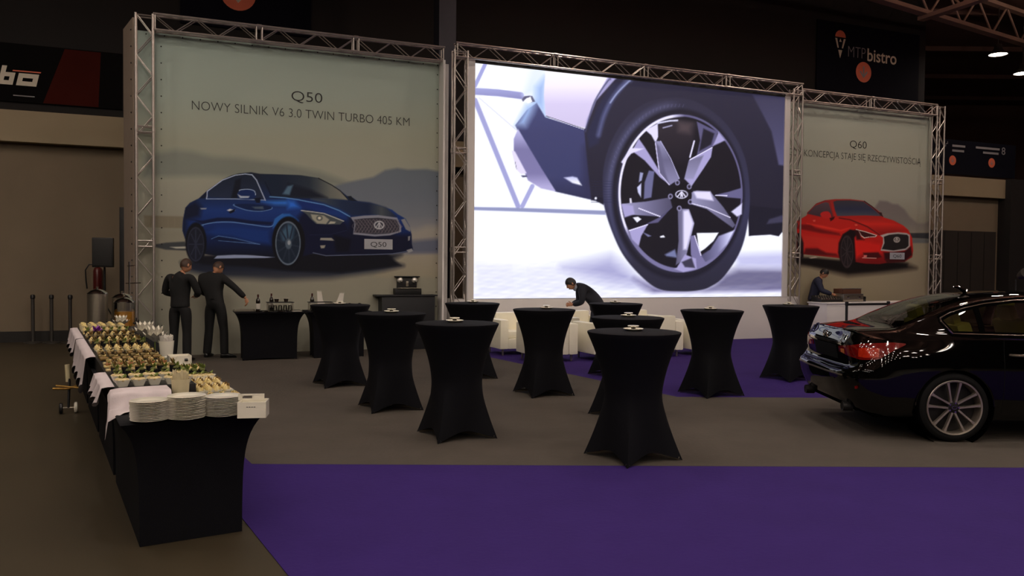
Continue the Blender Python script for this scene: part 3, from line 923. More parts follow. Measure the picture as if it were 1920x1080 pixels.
bk = MB()
wall_box(bk, 14.0, 19.0, 0, 5.70, -.02, -.004)
bk.build('backing_cloth', M['grey_fabric'], t3)
lettering('Q60', 16.18, 16.74, 4.715, .006, .19, M['ink'], t3, -.008)
lettering('GDY KONCEPCJA STAJE SIĘ RZECZYWISTOŚCIĄ', 14.24, 18.63, 4.41, .006, .172, M['ink_soft'], t3, -.014)
plate_on(t3, 1668, 474, 1696, 486, 'Q60')

# ------------------------------------------------------------------ video wall: a wheel in close-up
SO = MID - .02
sc = Canvas(6.045, 13.815, .985, 5.70, SO, 470, 330)
sc.fill((246, 248, 255))
x0, y0, k0 = 860, 100, 2.25
q1 = lambda pts: cv(pts, x0, y0, k0)
q3 = lambda pts: cv(pts, 880, 110, 3.723)
qw = lambda pts: cv(pts, 1130, 200, 3.175)
# hall structure behind the car
G1 = (150, 152, 214)
sc.line(q3([(-10, 225), (200, 238), (358, 258)]), 13, ramp([(160, (168, 172, 232)), (185, (138, 140, 206))]), 1.2)
sc.line(q3([(110, 40), (40, 190)]), 7, (160, 164, 228), 1.2)
sc.line(q3([(40, 290), (340, 1030)]), 9, (160, 162, 220), 1.5)
sc.line(q3([(440, 890), (370, 1030)]), 8, (166, 168, 224), 1.5)
sc.line(q3([(70, 275), (330, 500)]), .9, (196, 196, 226))
sc.poly(q1([(60, 648), (260, 652), (620, 664), (620, 682), (250, 668), (60, 662)]), (142, 150, 196), 1)
# ground under the car
sc.poly(q1([(60, 665), (620, 685), (640, 790), (60, 1000)]), (252, 252, 255), 3)
sc.poly(q1([(60, 880), (300, 900), (500, 880), (640, 855), (700, 900), (780, 985), (700, 1010), (60, 1040)]), (232, 234, 250), 14)
sc.poly(q1([(440, 905), (560, 880), (640, 860), (720, 920), (780, 985), (640, 965), (520, 930)]), (150, 148, 204), 16, alpha=.75)
for k in range(14):
    sc.line(q1([(80 + (k * 211) % 420, 900 + k * 8), (220 + (k * 211) % 420, 897 + k * 8)]), 4, (226, 226, 248), 5, alpha=.6)
sc.poly(q1([(740, 950), (860, 990), (1100, 1000), (1380, 960), (1380, 1030), (820, 1020)]), (120, 112, 166), 9)
sc.poly(q1([(1120, 930), (1180, 905), (1380, 905), (1380, 985), (1040, 1005)]), (112, 106, 150), 10)
sc.poly(q1([(1160, 850), (1380, 840), (1380, 905), (1180, 900)]), (196, 196, 236), 8)
sc.poly(q1([(60, 1012), (800, 1012), (950, 1010), (1380, 1000), (1380, 1040), (60, 1040)]), (236, 236, 252), 4)
# body
sc.poly(q3([(440, 30), (540, 40), (520, 160), (530, 410), (440, 320), (430, 250), (380, 250)]), ramp([(116, (236, 242, 255)), (190, (214, 230, 255))]), 8)
sc.poly(q3([(470, 200), (530, 130), (520, 360), (534, 405), (470, 310)]), (150, 184, 240), 9)
sc.poly(q3([(540, 30), (968, 30), (968, 160), (900, 280), (830, 440), (805, 484), (640, 440), (534, 400), (520, 250), (528, 130)]),
        ramp([(118, (255, 253, 255)), (160, (246, 238, 255)), (195, (216, 204, 240)), (240, (208, 196, 232))]), 1)
sc.poly(q1([(640, 80), (760, 60), (700, 160), (600, 260), (530, 330), (540, 280), (580, 190)]), (166, 158, 212), 1.5)
sc.poly(q3([(470, 308), (530, 408), (800, 492), (960, 520), (960, 1010), (930, 1008), (850, 985), (600, 928), (420, 680), (320, 465), (400, 360)]),
        ramp([(180, (62, 70, 140)), (250, (56, 60, 126)), (330, (52, 58, 122)), (380, (38, 40, 88))]), 1)
sc.poly(q3([(330, 465), (400, 330), (470, 305), (440, 380), (390, 470)]), (150, 186, 240), 9)
sc.poly(q3([(800, 620), (900, 560), (968, 540), (968, 1010), (800, 900)]), (42, 42, 92), 10)
sc.line(q3([(534, 400), (800, 490), (880, 508)]), 1.2, (18, 18, 40))
sc.line(q3([(560, 412), (800, 495)]), 1.0, (220, 220, 246))
sc.poly(q3([(660, 830), (720, 822), (752, 830), (785, 885), (720, 868)]), ramp([(331, (190, 192, 236)), (345, (250, 250, 255))]), 1.5)
sc.poly(q3([(340, 490), (405, 600), (500, 760), (605, 928), (500, 905), (410, 850), (370, 760), (310, 640), (310, 560)]),
        ramp([(240, (196, 194, 238)), (280, (122, 114, 178)), (325, (126, 116, 182)), (350, (176, 168, 218))]), 1)
sc.poly(q3([(295, 640), (320, 650), (400, 800), (360, 805), (325, 770)]), (226, 218, 244), 1)
sc.line(q3([(320, 720), (330, 770)]), 1, (120, 118, 140))
sc.poly(q3([(360, 815), (400, 815), (404, 826), (372, 828)]), (74, 74, 120), .8)
sc.poly(q3([(365, 285), (385, 262), (420, 258), (440, 262), (460, 300), (432, 305), (430, 270), (400, 275), (375, 300)]), (90, 92, 130), .8)
sc.poly(q3([(385, 290), (425, 265), (440, 300), (410, 312)]), (250, 248, 252), .8)
# wheel arch
sc.poly(q1([(660, 110), (740, 60), (1400, 60), (1400, 730), (1225, 770), (1220, 600), (610, 620), (560, 620), (545, 480), (530, 330), (580, 200)]),
        ramp([(180, (40, 36, 66)), (300, (36, 32, 58)), (480, (30, 26, 46))]), 1.5)
sc.poly(q1([(720, 120), (660, 190), (610, 290), (590, 380), (550, 400), (540, 340), (590, 220), (650, 130)]), (36, 38, 82), 3)
sc.line(q1([(724, 112), (660, 175), (616, 255), (590, 345)]), 7, (96, 104, 168), 8, sm=True, alpha=.8)
sc.line(q1([(722, 116), (672, 164), (640, 208)]), 2.5, (176, 192, 240), 3, sm=True, alpha=.8)
sc.line(q1([(640, 110), (575, 200), (535, 330)]), 2.0, (64, 66, 116), 3, sm=True)
sc.poly(q1([(1220, 640), (1380, 660), (1380, 735), (1350, 772), (1315, 765), (1225, 770)]), (26, 24, 46), 1)
sc.poly(q1([(1310, 700), (1375, 680), (1375, 712), (1300, 720)]), (60, 56, 90), 2)
sc.poly(q1([(1240, 175), (1300, 180), (1380, 188), (1380, 475), (1350, 470), (1320, 330)]), ramp([(180, (58, 54, 92)), (260, (72, 68, 114)), (310, (84, 80, 130))]), 2)
sc.poly(q1([(560, 600), (610, 612), (612, 640), (575, 620)]), (22, 22, 46), .8)
sc.ell((1117, 372), 2.2, 3.0, (240, 240, 250), .8)
# tyre
sc.poly(q1([(608, 560), (612, 480), (640, 380), (700, 280), (780, 215), (880, 188), (990, 200), (1090, 260), (1160, 340), (1210, 450), (1228, 580), (1222, 700), (1190, 830), (1120, 940), (1060, 985), (1010, 1000), (940, 1004), (850, 996), (780, 950), (700, 860), (650, 760), (615, 650)]),
        ramp([(184, (46, 42, 72)), (300, (48, 46, 80)), (400, (50, 50, 92)), (480, (44, 42, 72)), (545, (38, 36, 58))]), 1.2, sm=True)
sc.ell((1272, 364), 124, 160, (26, 24, 46), 3, ring=8)
sc.ell((1269, 365), 133, 174, (92, 92, 140), 5, ring=9, arc=(-138, 52), alpha=.55)
sc.ell((1269, 365), 129, 168, (76, 80, 130), 3, ring=4, arc=(-172, 60), alpha=.5)
sc.ell((1272, 364), 120, 153, (30, 28, 48), 2, ring=3)
for k in range(26):
    a = math.radians(-165 + k * 3.2)
    sc.line([(1269 + 126 * math.cos(a), 365 + 165 * math.sin(a)), (1269 + 130 * math.cos(a + .012), 365 + 170 * math.sin(a + .012))], 1.2, (104, 104, 150), .8, alpha=.5)
for k in range(9):
    sc.line(q1([(560, 540 + k * 11), (680, 540 + k * 11)]), 1.2, (30, 34, 84), soft=1, alpha=.6)
# rim
sc.ell((1276, 362.5), 116.5, 148, (22, 18, 34), 1)
sc.poly(qw([(330, 110), (440, 75), (560, 95), (540, 200), (510, 330), (440, 340), (380, 260), (325, 180)]), ramp([(225, (48, 38, 50)), (260, (40, 30, 44)), (310, (26, 20, 38))]), 4)
sc.poly(qw([(450, 90), (530, 100), (520, 160), (450, 150)]), (80, 60, 62), 6)
sc.line(qw([(330, 98), (400, 84), (445, 82)]), 3, (220, 220, 250), 2)
sc.line(qw([(360, 126), (412, 112)]), 2, (180, 180, 220), 2)
# through the spokes: bright ground, brake parts
sc.poly(qw([(560, 752), (690, 750), (660, 800), (610, 845), (575, 868)]), (246, 248, 255), 1)
sc.poly(qw([(250, 450), (275, 380), (308, 385), (290, 540), (245, 550)]), (104, 104, 160), 1.2)
sc.poly(qw([(205, 480), (230, 455), (228, 540), (210, 510)]), (200, 202, 240), 1)
sc.poly(qw([(222, 390), (242, 395), (232, 440), (215, 450)]), (150, 154, 200), 1)
sc.poly(qw([(160, 545), (170, 545), (176, 580), (162, 582)]), (226, 220, 236), .8)
sc.poly(qw([(180, 660), (210, 655), (230, 670), (205, 690)]), (236, 236, 250), .8)
sc.poly(qw([(340, 772), (362, 765), (372, 778), (345, 780)]), (240, 240, 250), .8)
sc.poly(qw([(370, 880), (430, 850), (445, 900), (380, 890)]), (110, 120, 176), 2)
sc.poly(qw([(235, 745), (290, 770), (270, 775)]), (120, 120, 176), 1)
# rim lip
sc.ell((1276, 362.5), 116.5, 148, (100, 92, 146), .8, ring=3.2)
sc.ell((1276, 362.5), 116.5, 148, (236, 232, 255), .9, ring=4.2, arc=(-152, 66))
sc.ell((1276, 362.5), 116.5, 148, (120, 112, 168), .8, ring=6, arc=(95, 60))
sc.poly(qw([(690, 770), (785, 735), (740, 820), (660, 900), (600, 930), (585, 885), (640, 850)]), ramp([(1310, (70, 66, 110)), (1345, (120, 116, 170)), (1370, (214, 214, 250))], 'u'), 1.5)
sc.poly(qw([(765, 625), (830, 575), (828, 640), (800, 655)]), (214, 210, 244), 1.5)
# five twin spokes
SP = (122, 112, 172)
L1, L2, L3 = (226, 220, 250), (168, 158, 214), (92, 84, 138)
sc.poly(qw([(255, 140), (328, 100), (330, 180), (315, 215), (290, 170)]), L1, 1)
sc.poly(qw([(185, 245), (215, 190), (250, 240), (300, 320), (345, 395), (400, 466), (340, 420), (250, 320), (190, 275)]), L2, 1)
sc.poly(qw([(110, 330), (165, 245), (245, 250), (170, 280), (120, 340)]), L1, 1.2)
sc.poly(qw([(312, 205), (345, 205), (400, 310), (458, 430), (398, 468), (335, 395)]), ramp([(262, (150, 146, 190)), (300, (104, 98, 140)), (346, (140, 134, 180))]), 1)
sc.poly(qw([(318, 215), (338, 240), (372, 390), (398, 466), (338, 396)]), (98, 92, 134), 2)
sc.line(qw([(314, 215), (338, 395), (396, 464)]), 1.6, (214, 206, 246))
sc.line(qw([(345, 205), (405, 310), (456, 428)]), 1.2, (196, 190, 236))
sc.poly(qw([(560, 88), (685, 150), (660, 235), (560, 290), (580, 200)]), L3, 1)
sc.poly(qw([(600, 130), (665, 160), (645, 225), (575, 265)]), (30, 26, 48), 1.5)
sc.poly(qw([(515, 318), (655, 240), (645, 300), (600, 370), (530, 473), (487, 430)]), L2, 1)
sc.poly(qw([(515, 318), (600, 290), (540, 430), (487, 430)]), ramp([(290, (112, 106, 146)), (335, (150, 144, 190))]), 1.5)
sc.line(qw([(520, 316), (650, 244)]), 2, L1)
sc.line(qw([(545, 205), (520, 300)]), 3, L1, 1.5)
sc.poly(qw([(655, 235), (690, 150), (730, 200), (700, 215)]), L2, 1.5)
sc.poly(qw([(525, 512), (560, 500), (640, 505), (720, 600), (790, 705), (775, 722), (620, 610), (520, 578)]), ramp([(1295, (150, 146, 186)), (1340, (118, 112, 154)), (1378, (88, 84, 120))], 'u'), 1)
sc.poly(qw([(540, 505), (640, 505), (660, 560), (560, 545)]), L1, 2)
sc.line(qw([(525, 575), (620, 600), (760, 660)]), 1.6, L1)
sc.poly(qw([(670, 525), (745, 508), (830, 482), (832, 548), (740, 540)]), (100, 94, 150), 1.2)
sc.line(qw([(672, 528), (740, 530)]), 1.8, L1)
sc.poly(qw([(447, 605), (512, 610), (545, 695), (495, 900), (435, 945), (452, 800)]), ramp([(1266, (86, 80, 116)), (1280, (120, 114, 156)), (1300, (150, 146, 186))], 'u'), 1)
sc.poly(qw([(480, 620), (512, 615), (540, 695), (500, 850), (480, 850)]), L1, 2.5)
sc.poly(qw([(522, 770), (548, 765), (590, 890), (622, 940), (560, 965), (525, 880)]), SP, 1)
sc.line(qw([(548, 770), (585, 885)]), 1.8, L1)
sc.poly(qw([(440, 960), (490, 880), (555, 905), (560, 965), (480, 985), (425, 965)]), L2, 1.2)
sc.poly(qw([(470, 925), (530, 900), (550, 960), (490, 955)]), (60, 54, 84), 1.5)
sc.poly(qw([(400, 540), (255, 565), (115, 578), (128, 640), (345, 655), (415, 600)]), ramp([(1165, (164, 160, 200)), (1210, (120, 114, 158)), (1258, (80, 74, 110))], 'u'), 1)
sc.line(qw([(215, 605), (345, 655)]), 2, L1)
sc.poly(qw([(110, 580), (180, 590), (190, 640), (130, 660)]), L2, 1.5)
sc.poly(qw([(155, 735), (270, 700), (230, 770), (215, 830), (175, 790)]), L2, 1.2)
sc.line(qw([(158, 738), (268, 702)]), 2, L1)
sc.poly(qw([(255, 700), (345, 655), (410, 600), (330, 690)]), L3, 1.2)
# hub with nuts and the oval badge
sc.ell((1277, 366), 20, 25, (18, 14, 28), 1)
for a in (-110, -40, 30, 100, 175):
    sc.ell((1277 + 20 * math.cos(math.radians(a)), 366 + 25 * math.sin(math.radians(a))), 4.5, 5, (150, 142, 190), .8)
    sc.ell((1277 + 20 * math.cos(math.radians(a)), 366 + 25 * math.sin(math.radians(a))), 2.6, 3, (40, 34, 56), .8)
sc.ell((1278, 364.5), 12, 8, (214, 210, 236), .7)
sc.ell((1278, 364.5), 10, 6.3, (34, 28, 48), .7)
sc.line([(1270.6, 368.5), (1277.6, 359.5), (1276.4, 369.5)], 2.0, (220, 216, 240), .6)
sc.line([(1285.4, 368.5), (1278.4, 359.5), (1279.6, 369.5)], 2.0, (220, 216, 240), .6)
# mottled ground, and the picture's greyer middle tones
_lum = sc.C @ np.array([.3, .59, .11])
_n = sum(np.sin(sc.U * fu + sc.V * fv + ph) for fu, fv, ph in ((.061, .33, 1), (.13, -.41, 2), (.031, .57, .4), (.19, .23, 3), (.27, .71, 5), (-.09, .9, 2.2))) / 3
_g = np.clip((sc.V - 470) / 70, 0, 1) * (_lum > 105) * (np.abs((sc.U - 1267) / 139) ** 2 + np.abs((sc.V - 365) / 185) ** 2 > 1)
sc.C += (_n * _g * 6)[:, None] * np.array([1.1, 1.05, .55])
_k = np.clip(.42 * np.clip((225 - _lum) / 90, 0, 1), 0, 1)[:, None]
sc.C = sc.C * (1 - _k) + (_lum[:, None] * np.array([.97, .96, 1.16])) * _k
ts = thing('video_wall', 'huge lit video wall showing a close-up of a car wheel', 'screen', (0, 0, 0))
sc.build('screen', print_mat('video_wall_picture', SCREEN_POWER), ts)
cab = MB()
wall_box(cab, 6.03, 13.83, .98, 5.72, SO - .14, SO - .004)
cab.build('cabinet', M['black_plastic'], ts)
fr = MB()
wall_box(fr, 6.03, 13.83, .978, .99, SO - .004, SO + .012)
wall_box(fr, 6.03, 13.83, 5.70, 5.77, SO - .004, SO + .012)
fr.build('frame', M['black_plastic'], ts)
# ------------------------------------------------------------------ standing tables under black stretch covers
def cover_mesh():
    m = MB()
    n, nz = 72, 26
    Hh, Rt, Rw, Rf = 1.085, .405, .245, .43
    rows = []
    for i in range(nz + 1):
        t = i / nz
        row = []
        for k in range(n):
            a = 2 * PI * k / n
            q = ((a + PI / 4) % (PI / 2)) - PI / 4               # angle to the nearest foot
            sq = Rf * math.cos(PI / 4) / math.cos(PI / 4 - abs(q))
            foot = abs(q) / (PI / 4)
            hem = .085 * math.sin(min(1, foot * 1.05) * PI / 2) ** .8
            z = hem + (Hh - hem) * t
            low = max(0, 1 - z / .56)
            hi = max(0, (z - .50) / (Hh - .50))
            r = Rw + (sq * (1 - .16 * math.sin(foot * PI / 2)) - Rw) * low ** 1.35 + (Rt - Rw) * hi ** 1.75
            row.append((r * math.cos(a), r * math.sin(a), z))
        rows.append(row)
    for rr, zz in ((Rt, 1.096), (Rt - .012, 1.1), (.2, 1.1015), (.0005, 1.102)):
        rows.append([(rr * math.cos(2 * PI * k / n), rr * math.sin(2 * PI * k / n), zz) for k in range(n)])
    m.grid(rows, wrap=True)
    return m
def standing_table():
    t = thing('standing_table', '', 'table', (0, 0, 0), 0, 'standing tables under black stretch covers')
    cover_mesh().build('stretch_cover', M['black_cloth'], t, True, angle=60)
    MB().cyl((0, 0, .03), (0, 0, 1.06), .035, 12).build('pole', M['steel'], t, True)
    for k in range(4):
        a = PI / 2 * k
        MB().tube([(0, 0, .05), (.2 * math.cos(a), .2 * math.sin(a), .04), (.40 * math.cos(a), .40 * math.sin(a), .018)], [.025, .02, .018], 8).build('leg', M['steel'], t, True)
    return t
TABLES = [((-2.36, 11.0), -16, 'standing table in front of the drinks tables, leftmost of the standing tables'),
          ((-1.40, 9.24), -20, 'standing table second from the left, in front of the coffee counter'),
          ((-.53, 7.78), -20, 'standing table third from the left, right beside the front one of the middle'),
          ((-.585, 11.85), -24, 'standing table half hidden behind another, before the left foot of the video wall'),
          ((.42, 10.36), -22, 'standing table alone before the white armchairs, left of the leaning man'),
          ((1.58, 12.15), -20, 'farthest standing table of the row of three, beside the leaning man'),
          ((1.285, 8.88), -14, 'middle standing table of the row of three one behind the other'),
          ((1.065, 6.95), -14, 'nearest standing table, at the edge of the front purple carpet'),
          ((2.62, 10.46), -20, 'standing table on the purple carpet edge, before the car wheel picture'),
          ((4.17, 11.95), -18, 'rightmost standing table, next to the tail of the black car')]
st0, st_k = standing_table(), None
st_k = kids(st0)
def dish():
    t = thing('table_dish', '', 'dish', (0, 0, 0), 0, 'small white dishes on the standing tables')
    MB().lathe([(.0, .004), (.05, .003), (.052, 0), (.075, .008), (.088, .018), (.086, .021), (.07, .012), (.0, .009)], 24).build('saucer', M['porcelain'], t, True)
    MB().lathe([(.0, .009), (.022, .009), (.020, .03), (.026, .036), (.0, .037)], 16).build('stem', M['chrome'], t, True)
    MB().lathe([(.0, .036), (.048, .038), (.05, .042), (.047, .046), (.0, .046)], 20).build('lid', M['porcelain'], t, True)
    return t
d0 = dish()
d_k = kids(d0)
DISH_AT = ['on the leftmost standing table', 'on the standing table before the coffee counter', 'on the third standing table from the left',
           'on the half hidden table at the left foot of the video wall', 'on the standing table left of the leaning man',
           'on the farthest table of the row of three', 'on the middle table of the row of three', 'on the nearest standing table',
           'on the standing table before the wheel picture', 'on the standing table beside the car']
DOFF = [(-.02, .05), (0, .06), (-.03, .06), (0, .1), (.03, .06), (0, .08), (.02, .05), (0, .04), (.0, .08), (.0, .1)]
for i, ((x, y), a, lab) in enumerate(TABLES):
    if i == 0:
        st0.location, st0.rotation_euler = (x, y, .006), (0, 0, math.radians(a))
        st0['label'] = 'black covered ' + lab
    else:
        dup(st0, (x, y, .006), math.radians(a), 'black covered ' + lab, None, st_k)
    L = (x + DOFF[i][0], y + DOFF[i][1], 1.1085)
    if i == 0:
        d0.location = L
        d0['label'] = 'lidded white dish ' + DISH_AT[i]
    else:
        dup(d0, L, random.Random(i).uniform(0, 6), 'lidded white dish ' + DISH_AT[i], None, d_k)

# ------------------------------------------------------------------ lounge: white box armchairs
def armchair():
    """faces -y; origin on the floor under its middle"""
    t = thing('armchair', '', 'armchair', (0, 0, 0), 0, 'white leather box armchairs')
    w, d = .86, .78
    MB().box((0, 0, .215), (w - .34, d - .04, .19)).build('seat_base', M['leather'], t, bevel=.018)
    MB().box((0, -.03, .375), (w - .35, d - .22, .13)).build('seat_cushion', M['leather'], t, bevel=.035)
    MB().box((0, d / 2 - .09, .44), (w - .34, .18, .64)).build('backrest', M['leather'], t, bevel=.03)
    for s in (-1, 1):
        MB().box((s * (w / 2 - .085), 0, .39), (.17, d, .54)).build('armrest', M['leather'], t, bevel=.025)
    for a in (-1, 1):
        for b in (-1, 1):
            MB().lathe([(.018, 0), (.018, .02), (.022, .13)], 10, (a * (w / 2 - .09), b * (d / 2 - .09), 0)).build('leg', M['steel'], t, True)
    return t
ac0 = armchair()
ac_k = kids(ac0)
CH = [((.02, 15.15), TH + .05, 'white armchair facing the camera, left end of the lounge'),
      ((.62, 14.12), TH + PI - .02, 'white armchair seen from behind, behind the standing table left of the leaning man'),
      ((1.66, 14.42), TH + PI + .05, 'white armchair seen from behind, just right of the leaning man\'s hands'),
      ((2.66, 15.05), TH + PI - .04, 'white armchair seen from behind, between two standing tables'),
      ((3.60, 15.42), TH + PI + .03, 'white armchair seen from behind, rightmost of the lounge'),
      ((1.42, 15.98), TH, 'white armchair facing the camera at the plinth, behind the leaning man'),
      ((2.68, 16.45), TH, 'white armchair facing the camera at the plinth, right of the leaning man')]
for i, (p, a, lab) in enumerate(CH):
    if i == 0:
        ac0.location, ac0.rotation_euler, ac0['label'] = (*p, .006), (0, 0, a), lab
    else:
        dup(ac0, (*p, .006), a, lab, None, ac_k)

# ------------------------------------------------------------------ drinks tables and coffee counter
def stretch_table(name, label, loc, rz, L, W, Hh, inset=.12, group=None, hem=.07):
    """oblong folding table under a stretch cover: tight over the top, drawn in to the four legs"""
    t = thing(name, label, 'table', loc, rz, group)
    m = MB()
    nz, ne = 18, 14
    def ring(z_t):
        pts = []
        for e in range(4):
            for k in range(ne):
                u = k / ne
                c0 = [(-1, -1), (1, -1), (1, 1), (-1, 1)][e]
                c1 = [(1, -1), (1, 1), (-1, 1), (-1, -1)][e]
                a, b = c0[0] + (c1[0] - c0[0]) * u, c0[1] + (c1[1] - c0[1]) * u
                mid = 1 - abs(2 * u - 1)                       # 0 at a leg, 1 half-way
                h0 = hem * mid ** .6
                z = h0 + (Hh - h0) * z_t
                ins = inset * (1 - math.exp(-(Hh - z) / .13))
                pull = 1 + .018 * mid * math.sin(z_t * PI)
                hx, hy = L / 2 - ins * pull, W / 2 - ins * pull
                rc = .03
                pts.append((a * hx * (1 - .0), b * hy, z))
        return pts
    rows = [ring(i / nz) for i in range(nz + 1)]
    rows.append([(x * .985, y * .97, Hh + .006) for x, y, z in rows[-1]])
    rows.append([(x * .5, y * .5, Hh + .008) for x, y, z in rows[-1]])
    rows.append([(0, 0, Hh + .008)] * (4 * ne))
    m.grid(rows, wrap=True)
    m.build('stretch_cover', M['black_cloth'], t, True, angle=50)
    for a in (-1, 1):
        for b in (-1, 1):
            MB().cyl((a * (L / 2 - inset - .03), b * (W / 2 - inset - .03), 0), (a * (L / 2 - inset - .03), b * (W / 2 - inset - .03), Hh - .03), .016, 8).build('leg', M['steel'], t)
    return t
dA = spot(494, 676) + Vector((0, .30, 0))
dB = dA + Vector(WD) * 1.18
T1 = stretch_table('drinks_table', 'black covered drinks table beside the two waiters', (dA.x, dA.y, .006), TH, 1.16, .74, .815, .13, 'drinks tables along the left banner', .03)
T2 = stretch_table('drinks_table', 'black covered drinks table with white napkins, behind the leftmost standing table', (dB.x, dB.y, .006), TH, 1.14, .74, .815, .13, 'drinks tables along the left banner', .03)
DZ = .006 + .8232
def on_table(base, a, b, z=DZ):
    """a along the wall, b towards the wall"""
    p = base + Vector(WD) * a - Vector(WN) * b
    return Vector((p.x, p.y, z))
M['bottle'] = mat('dark_green_bottle_glass', (26, 20, 14), .08, vary=.1, coat=.6)
M['label'] = mat('white_bottle_label', (196, 190, 178), .6, vary=.06)
M['foil'] = mat('dark_red_bottle_foil', (70, 26, 24), .35, .4, vary=.1)
M['clear'] = glass_mat('clear_drinking_glass', (.93, .93, .92), .14)
M['napkin'] = mat('white_napkin_cloth', (214, 208, 198), .9, vary=.05, scale=9)
bt = thing('wine_bottle', 'dark wine bottle with a white label, at the front of the first drinks table', 'bottle', (0, 0, 0), 0, 'wine bottles on the drinks tables')
MB().lathe([(.0, .004), (.034, 0), (.037, .01), (.037, .19), (.03, .222), (.015, .245), (.0135, .30), (.0, .301)], 20).build('bottle_body', M['bottle'], bt, True)
MB().lathe([(.0376, .055), (.0378, .056), (.0378, .15), (.0376, .151)], 20).build('paper_label', M['label'], bt, True)
MB().lathe([(.0145, .252), (.0148, .253), (.0148, .304), (.0, .306)], 14).build('foil', M['foil'], bt, True)
bt.location = on_table(dA, -.20, -.25)
bt_k = kids(bt)
dup(bt, on_table(dA, .06, .16), 1.2, 'dark wine bottle behind the glasses on the first drinks table', None, bt_k)
dup(bt, on_table(dB, -.42, .12), 2.2, 'dark wine bottle left of the white napkins', None, bt_k)
def tumbler():
    t = thing('drinking_glass', '', 'glass', (0, 0, 0), 0, 'upturned glasses on the drinks tables')
    MB().lathe([(.036, 0), (.033, .05), (.028, .105), (.0, .107)], 18).build('bowl', M['clear'], t, True)
    MB().lathe([(.0295, .094), (.030, .095), (.0285, .108), (.0, .109)], 18).build('foot', M['chrome'], t, True)
    return t
gl0 = tumbler()
gl_k = kids(gl0)
gsp = [(dA, .02 + .085 * i, -.06 + .09 * j, 'upturned glass in the cluster on the first drinks table') for i in range(5) for j in range(2)] + \
      [(dB, -.44 + .085 * i, -.12 + .09 * j, 'upturned glass in the cluster on the second drinks table') for i in range(4) for j in range(2)]
for i, (bs, a, b, lab) in enumerate(gsp):
    L = on_table(bs, a, b)
    if i == 0:
        gl0.location, gl0['label'] = L, lab
    else:
        dup(gl0, L, 0, lab, None, gl_k)
def tray(label, loc, rz, L=.42, W=.3):
    t = thing('serving_tray', label, 'tray', loc, rz, 'serving trays on the drinks tables')
    MB().box((0, 0, .006), (L, W, .012)).build('tray_base', M['black_plastic'], t, bevel=.003)
    r = MB()
    r.box((0, W / 2, .016), (L, .012, .026)); r.box((0, -W / 2, .016), (L, .012, .026))
    r.box((L / 2, 0, .016), (.012, W, .026)); r.box((-L / 2, 0, .016), (.012, W, .026))
    r.build('rim', M['steel'], t)
    return t
# waiter's tray rests on a low rack of glasses
def rack(label, loc, rz, L=.46, W=.22, h=.15):
    t = thing('glass_rack', label, 'rack', loc, rz, 'wire racks on the drinks tables')
    MB().box((0, 0, h + .006), (L, W, .012)).build('shelf', M['black_plastic'], t, bevel=.003)
    for a in (-1, 1):
        for b in (-1, 1):
            MB().cyl((a * (L / 2 - .02), b * (W / 2 - .02), 0), (a * (L / 2 - .02), b * (W / 2 - .02), h), .006, 6).build('leg', M['steel'], t)
    return t
r1 = rack('black shelf standing over the glasses on the first drinks table', on_table(dA, .19, -.015), TH)
r2 = rack('black shelf standing over the glasses on the second drinks table', on_table(dB, -.31, -.075), TH, .42)
tray('dark serving tray under the waiter\'s outstretched hand', on_table(dA, -.40, .10), TH, .34, .26)
M['coffee_cup'] = mat('dark_brown_cup', (48, 36, 28), .25, vary=.1, coat=.4)
cu0 = thing('cup_stack', 'dark cups under a white lid, left one on the black shelf', 'cup', on_table(dA, .13, -.015, DZ + .163), 0, 'dark cups on the black shelf')
MB().lathe([(.03, 0), (.043, .055), (.0, .055)], 16).build('cup', M['coffee_cup'], cu0, True)
MB().lathe([(.0, .055), (.065, .056), (.07, .064), (.0, .066)], 18).build('lid', M['porcelain'], cu0, True)
dup(cu0, on_table(dA, .29, -.015, DZ + .163), 0, 'dark cups under a white lid, right one on the black shelf')
def napkin_fan(label, loc, rz, h, lean):
    t = thing('folded_napkin', label, 'napkin', loc, rz, 'folded white napkins on the drinks table')
    m = MB()
    for k in range(5):
        a = -.5 + k * .25
        m.add([(-.11 * math.cos(a), -.03 + k * .012, 0), (.11 * math.cos(a), -.03 + k * .012, 0), (.06 + lean * h * .6, -.02 + k * .012, h * .45), (lean * h - .02 + .02 * k, -.01 + k * .008, h)],
              [(0, 1, 2, 3)])
    m.build('fold', M['napkin'], t)
    MB().lathe([(.0, 0), (.08, 0), (.085, .012), (.0, .012)], 18).build('saucer', M['porcelain'], t, True)
    return t
napkin_fan('tall white napkin fan, left one above the second drinks table', on_table(dB, -.22, .16), TH, .36, -.25)
napkin_fan('white napkin fan, right one above the second drinks table', on_table(dB, .05, .12), TH, .32, .15)
M['gold'] = mat('brass_jar', (150, 116, 56), .35, .7, vary=.15)
for k, (a, lab) in enumerate(((.24, 'small brass jar right of the white napkin fans'), (.42, 'small brass jar farther right behind the leftmost standing table'))):
    t = thing('jar', lab, 'jar', on_table(dB, a, .05), 0, 'brass jars on the drinks table')
    MB().lathe([(.0, 0), (.035, 0), (.04, .05), (.032, .09), (.0, .09)], 16).build('pot', M['gold'], t, True)
    MB().lathe([(.0, .09), (.036, .09), (.036, .115), (.01, .13), (.0, .13)], 16).build('lid', M['black_plastic'], t, True)
for k, (a, b) in enumerate(((-.05, -.28), (.16, -.29))):
    t = thing('shiny_dish', ('left' if k == 0 else 'right') + ' small shiny metal dish at the front edge of the first drinks table', 'dish', on_table(dA, a, b), 0, 'metal dishes on the drinks tables')
    MB().lathe([(.0, .003), (.05, 0), (.085, .016), (.082, .019), (.05, .006), (.0, .006)], 22).build('bowl', M['chrome'], t, True)
t = thing('shiny_dish', 'small shiny metal dish at the front edge of the second drinks table', 'dish', on_table(dB, -.33, -.28), 0, 'metal dishes on the drinks tables')
